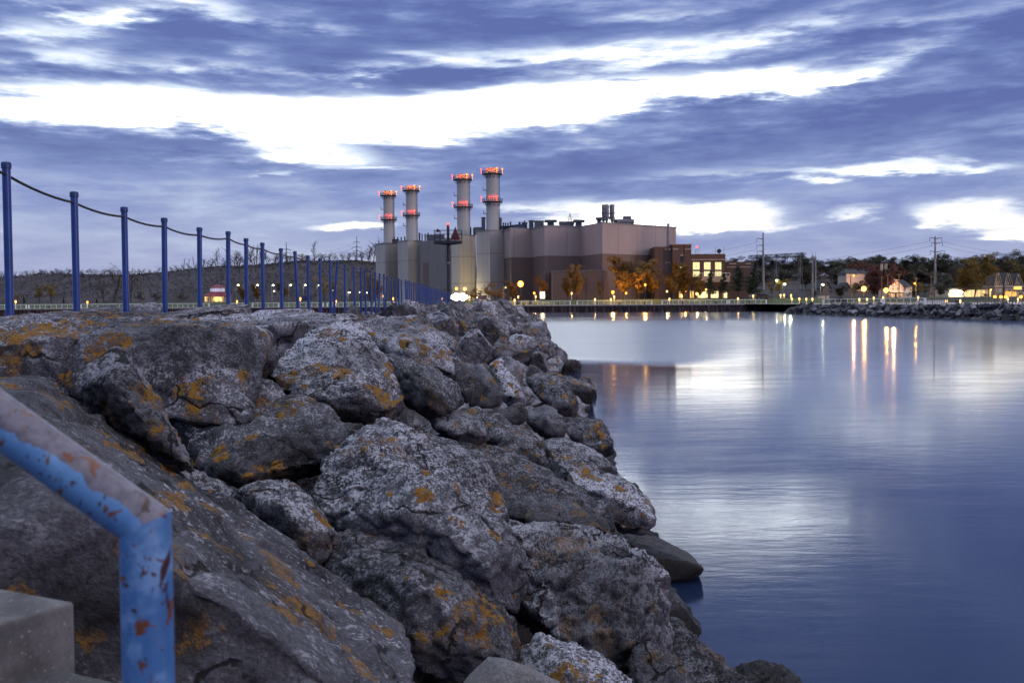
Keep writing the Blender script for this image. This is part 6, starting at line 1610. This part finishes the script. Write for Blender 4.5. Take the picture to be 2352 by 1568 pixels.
# lit shop front
YS = 318; ks = YS / FD
a, b = at(2178, 693, YS), at(2278.5, 663, YS); xs1 = at(2213.5, 680, YS).x
t = thing('shop', ((a.x + b.x) / 2, YS, 2.6), 'cream shop front washed by three glaring floodlights', 'shop')
MB().prism([(a.x, YS), (xs1, YS), (xs1, YS + 10), (a.x, YS + 10)], 2.4, b.z).build('wall', M['siding'], t)
MB().prism([(xs1 + .02, YS + 1), (b.x, YS + 1), (b.x, YS + 10), (xs1 + .02, YS + 10)], 2.4, b.z - .3).build('wall', M['siding'], t)
MB().box(((a.x + b.x) / 2, YS + 5.3, b.z + .15), (b.x - a.x + .4, 10.4, .3)).build('roof', M['roof_dark'], t)
for px in (2187.7, 2198.8, 2211): win(t, px, 688, 5, 8, YS)
for px, w in [(2217, 3), (2227, 5), (2236, 4), (2249, 4), (2259, 6), (2274, 4)]:
    win(t, px, 674, w, 15, YS + 1, 'win_warm', 'siding_w')
for i, px in enumerate((2187, 2198.5, 2208)):
    p = at(px, 669.5, YS - .6)
    f = MB().box(p, (1.5, .35, .7)).tube([p + V((0, .2, .2)), p + V((0, .6, .6))], .06, 5).build('floodlight', M['steel_dark'], t)
    MB().box(p + V((0, -.2, 0)), (1.3, .06, .55)).build('lens', M['bulb_flood'], f)
    light('flood_glow', p + V((0, -1.2, -.2)), (1, .85, .55), 420, .3, t)
light('shop_glow', (at(2246, 680, YS - 2).x, YS - 3, 5), (1, .72, .36), 700, .5, t)
# twin gabled townhouses
for i, (px0, px1, apx, lab) in enumerate([(2284.5, 2302.5, (2289.5, 2296.5), 'first gabled townhouse, left of the row'), (2306.5, 2326.5, (2313.3, 2320.3), 'second gabled townhouse, middle of the row'), (2331, 2350, (2337, 2343.2), 'third gabled townhouse, at the right edge above the yellow porch')]):
    YV = 335 + i * 4; kv = YV / FD
    a, b = at(px0, 692, YV), at(px1, 692, YV); ze = at(px0, 655, YV).z; g0 = 2.6
    t = thing('townhouse', ((a.x + b.x) / 2, YV, g0), lab + ' with steep paired gables', 'townhouse', 'gabled townhouses at the right edge')
    MB().prism([(a.x, YV), (b.x, YV), (b.x, YV + 9), (a.x, YV + 9)], g0, ze).build('wall', M['siding_g'], t)
    for j, ap in enumerate(apx):
        q = at(ap, 628.5 + i, YV); hw = (b.x - a.x) * (.30 if j == 0 else .5); yo = YV - (.02 if j == 0 else -.9)
        x0_, x1_ = (a.x, a.x + hw * 2) if j == 0 else (a.x + (b.x - a.x) * .12, b.x)
        MB().slabv([(x0_, yo, ze), (q.x, yo, q.z), (x1_, yo, ze)], 1.0 if j == 0 else 7, (0, 1, 0)).build('gable', M['siding_g'], t)
        mb = MB()
        for xe in (x0_, x1_):
            d = .3 if xe > q.x else -.3
            mb.slabv([(q.x, yo - .25, q.z + .1), (xe + d, yo - .25, ze - .2), (xe + d, yo - .25, ze + .25), (q.x, yo - .25, q.z + .6)], 1.3 if j == 0 else 7.5, (0, 1, 0))
        mb.build('gable_roof', M['roof_dark'], t)
        mb = MB()
        for xe in (x0_, x1_):
            d = .3 if xe > q.x else -.3
            mb.slabv([(q.x, yo - .33, q.z + .02), (xe + d, yo - .33, ze - .3), (xe + d, yo - .33, ze + .05), (q.x, yo - .33, q.z + .35)], .07, (0, 1, 0))
        mb.build('verge_board', M['siding'], t)
    for px in (px0 + 4, px0 + 8, px1 - 6, px1 - 2.5): win(t, px, 667, 1.6, 9, YV, 'glass_dark', 'siding_w')
    win(t, px0 + 6.5, 650.5, 6, 4, YV, 'glass_dark', 'siding_w', .1)
    MB().box(((a.x + b.x) / 2, YV - .1, at(px0, 657.5, YV).z), (b.x - a.x, .3, .25)).build('trim_band', M['siding_w'], t)
light('row_glow', (at(2300, 676, 318).x, 322, 6), (1, .55, .18), 2600, .4)
YP = 322
a, b = at(2322, 692, YP), at(2352, 668.5, YP)
t = thing('porch', ((a.x + b.x) / 2, YP, 2.6), 'glowing yellow porch with two archways at the right edge', 'porch')
MB().box(((a.x + b.x) / 2, YP + 2, b.z + .15), (b.x - a.x + .5, 4.6, .3)).build('roof', M['roof_dark'], t)
for px in (2323, 2336, 2338, 2350):
    p = at(px, 680, YP); MB().box((p.x, YP, (2.4 + b.z) / 2), (.28, .3, b.z - 2.4)).build('pillar', M['siding'], t)
for px in (2329.5, 2344):
    p = at(px, 680, YP); mb = MB(); n = 10
    arc = [V((p.x + .95 * math.cos(PI * i / n), YP - .05, b.z - 1.1 + .8 * math.sin(PI * i / n))) for i in range(n + 1)]
    mb.tube(arc, .13, 5).build('arch', M['siding'], t)
MB().box(((a.x + b.x) / 2, YP + 3.8, (2.4 + b.z) / 2), (b.x - a.x, .3, b.z - 2.4)).build('back_wall', M['siding'], t)
win(t, 2336, 683, 4, 8, YP + 3.5, 'glass_dark', 'siding_w')
for px in (2329, 2344): light('warm_glow', at(px, 674, YP + 1.6), (1, .55, .06), 190, .2, t)
a, b = at(2328, 665, 339), at(2346, 657.5, 339)
o = MB().box(((a.x + b.x) / 2, 338.9, (a.z + b.z) / 2), (b.x - a.x, .2, b.z - a.z)).build('lit_gallery', M['win_warm'], origin=(a.x, 338.9, a.z)); tag(o, 'row of orange lit upper windows above the yellow porch', 'window row')
# pale low wall and small white kiosk on the right promenade
a, b = at(2105, 697, 262), at(2172, 690, 262)
tag(MB().box(((a.x + b.x) / 2, 262, (2.0 + b.z) / 2), (b.x - a.x, .35, b.z - 2.0)).box(((a.x + b.x) / 2, 262, b.z + .05), (b.x - a.x + .1, .5, .1)).build('low_wall', M['siding_w'], origin=(a.x, 262, 2)), 'long pale low wall behind the violet fence', 'wall')
a, b = at(1887, 690, 300), at(1905, 681, 300)
tag(MB().box(((a.x + b.x) / 2, 302, (gz(300) + b.z) / 2), (b.x - a.x, 3, b.z - gz(300) + .4)).box(((a.x + b.x) / 2, 302, b.z + .1), (b.x - a.x + .4, 3.4, .2)).build('shed', M['siding_w'], origin=(a.x, 302, 3)), 'small pale shed right of the twin steel poles', 'shed')

# ------------------------------------------------------------------ parked cars
def car(px, Y, lab, col, rz=0.1):
    p = at_ground(px, Y, .06); t = thing('parked_car', p, lab, 'car'); ORI[t.name] = V((0, 0, 0))
    prof = [(-2.2, .35), (-2.25, .75), (-2.1, .95), (-1.3, 1.02), (-.75, 1.5), (.75, 1.52), (1.5, 1.0), (2.15, .85), (2.25, .6), (2.2, .35)]
    MB().slabv([(x, -.88, z) for x, z in prof], 1.76, (0, 1, 0)).build('body', M[col], t)
    for s_ in (-1, 1): MB().slabv([(-1.15, s_ * .9, 1.03), (-.7, s_ * .9, 1.42), (.7, s_ * .9, 1.44), (1.3, s_ * .9, 1.02)], .02, (0, s_, 0)).build('window', M['glass_dark'], t)
    for x in (-1.4, 1.4):
        for s_ in (-1, 1):
            w = MB().tube([(x, s_ * .7, .33), (x, s_ * .92, .33)], .33, 14).build('wheel', M['tyre'], t)
            MB().tube([(x, s_ * .92, .33), (x, s_ * .94, .33)], .2, 10).build('rim', M['steel'], w)
    for s_ in (-1, 1): MB().box((2.2, s_ * .6, .72), (.1, .3, .14)).build('headlight', M['white'], t)
    t.rotation_euler = (0, 0, rz)
M['car_dark'] = plain('dark car paint', (.02, .022, .03), .25); M['car_silver'] = plain('silver car paint', (.3, .3, .32), .3)
car(1751, 300, 'dark parked car right of the pines', 'car_dark'); car(1738, 303, 'silver parked car partly behind the rightmost pine', 'car_silver', .2)
car(1925, 272, 'dark parked car behind the far right railing', 'car_dark', .1)

# ------------------------------------------------------------------ seated person on the far riprap
M['cloth_dark'] = plain('dark blue jacket', (.025, .03, .05), .9); M['jeans'] = plain('pale blue jeans', (.16, .22, .32), .9); M['skin'] = plain('skin', (.35, .2, .15), .7); M['hair'] = plain('dark hair', (.02, .014, .012), .8)
YP = 147; q = at(2198, 703, YP); s0 = V((q.x, YP, q.z + .42))
t = thing('person', (q.x, YP, q.z), 'person in dark jacket and pale jeans sitting on the far riprap by the violet fence', 'person')
def skin(name, chain, rad, edges, mat):
    me = bpy.data.meshes.new(name); me.from_pydata([tuple(V(p) + s0 - ORI[t.name]) for p in chain], edges, [])
    o = bpy.data.objects.new(name, me); COL.objects.link(o)
    md = o.modifiers.new('k', 'SKIN'); sv = me.skin_vertices[0].data
    for v_, r_0 in zip(sv, rad): v_.radius = (r_0, r_0)
    sv[0].use_root = True
    o.modifiers.new('s', 'SUBSURF').levels = 2
    dg = bpy.context.evaluated_depsgraph_get(); nm = bpy.data.meshes.new_from_object(o.evaluated_get(dg))
    bpy.data.objects.remove(o); nm.materials.append(mat)
    o = bpy.data.objects.new(name, nm); COL.objects.link(o); o.parent = t
    for p in nm.polygons: p.use_smooth = True
    return o
ch = [(0, 0, 0), (0, .02, .28), (0, 0, .5), (0, -.02, .58), (0, -.04, .72), (.19, 0, .48), (.25, -.12, .22), (.12, -.36, .12), (.07, -.42, .1), (-.19, 0, .48), (-.25, -.12, .22), (-.12, -.36, .12), (-.07, -.42, .1),
      (.1, -.1, 0), (.13, -.5, .08), (.12, -.58, -.38), (.13, -.74, -.41), (-.1, -.1, 0), (-.13, -.5, .08), (-.12, -.58, -.38), (-.13, -.74, -.41)]
rd = [.15, .15, .14, .06, .105, .07, .055, .04, .035, .07, .055, .04, .035, .1, .075, .05, .04, .1, .075, .05, .04]
ed = [(0, 1), (1, 2), (2, 3), (3, 4), (2, 5), (5, 6), (6, 7), (7, 8), (2, 9), (9, 10), (10, 11), (11, 12), (0, 13), (13, 14), (14, 15), (15, 16), (0, 17), (17, 18), (18, 19), (19, 20)]
skin('body', ch, rd, ed, M['skin'])
skin('jacket', ch[:3] + [ch[5], ch[6], (.13, -.34, .125), ch[9], ch[10], (-.13, -.34, .125)], [.17, .17, .15, .085, .07, .055, .085, .07, .055], [(0, 1), (1, 2), (2, 3), (3, 4), (4, 5), (2, 6), (6, 7), (7, 8)], M['cloth_dark'])
skin('jeans', [(0, .01, -.01)] + ch[13:16] + ch[17:20], [.165, .115, .09, .065, .115, .09, .065], [(0, 1), (1, 2), (2, 3), (0, 4), (4, 5), (5, 6)], M['jeans'])
skin('hair', [(0, -.01, .76), (0, .03, .72)], [.11, .1], [(0, 1)], M['hair'])
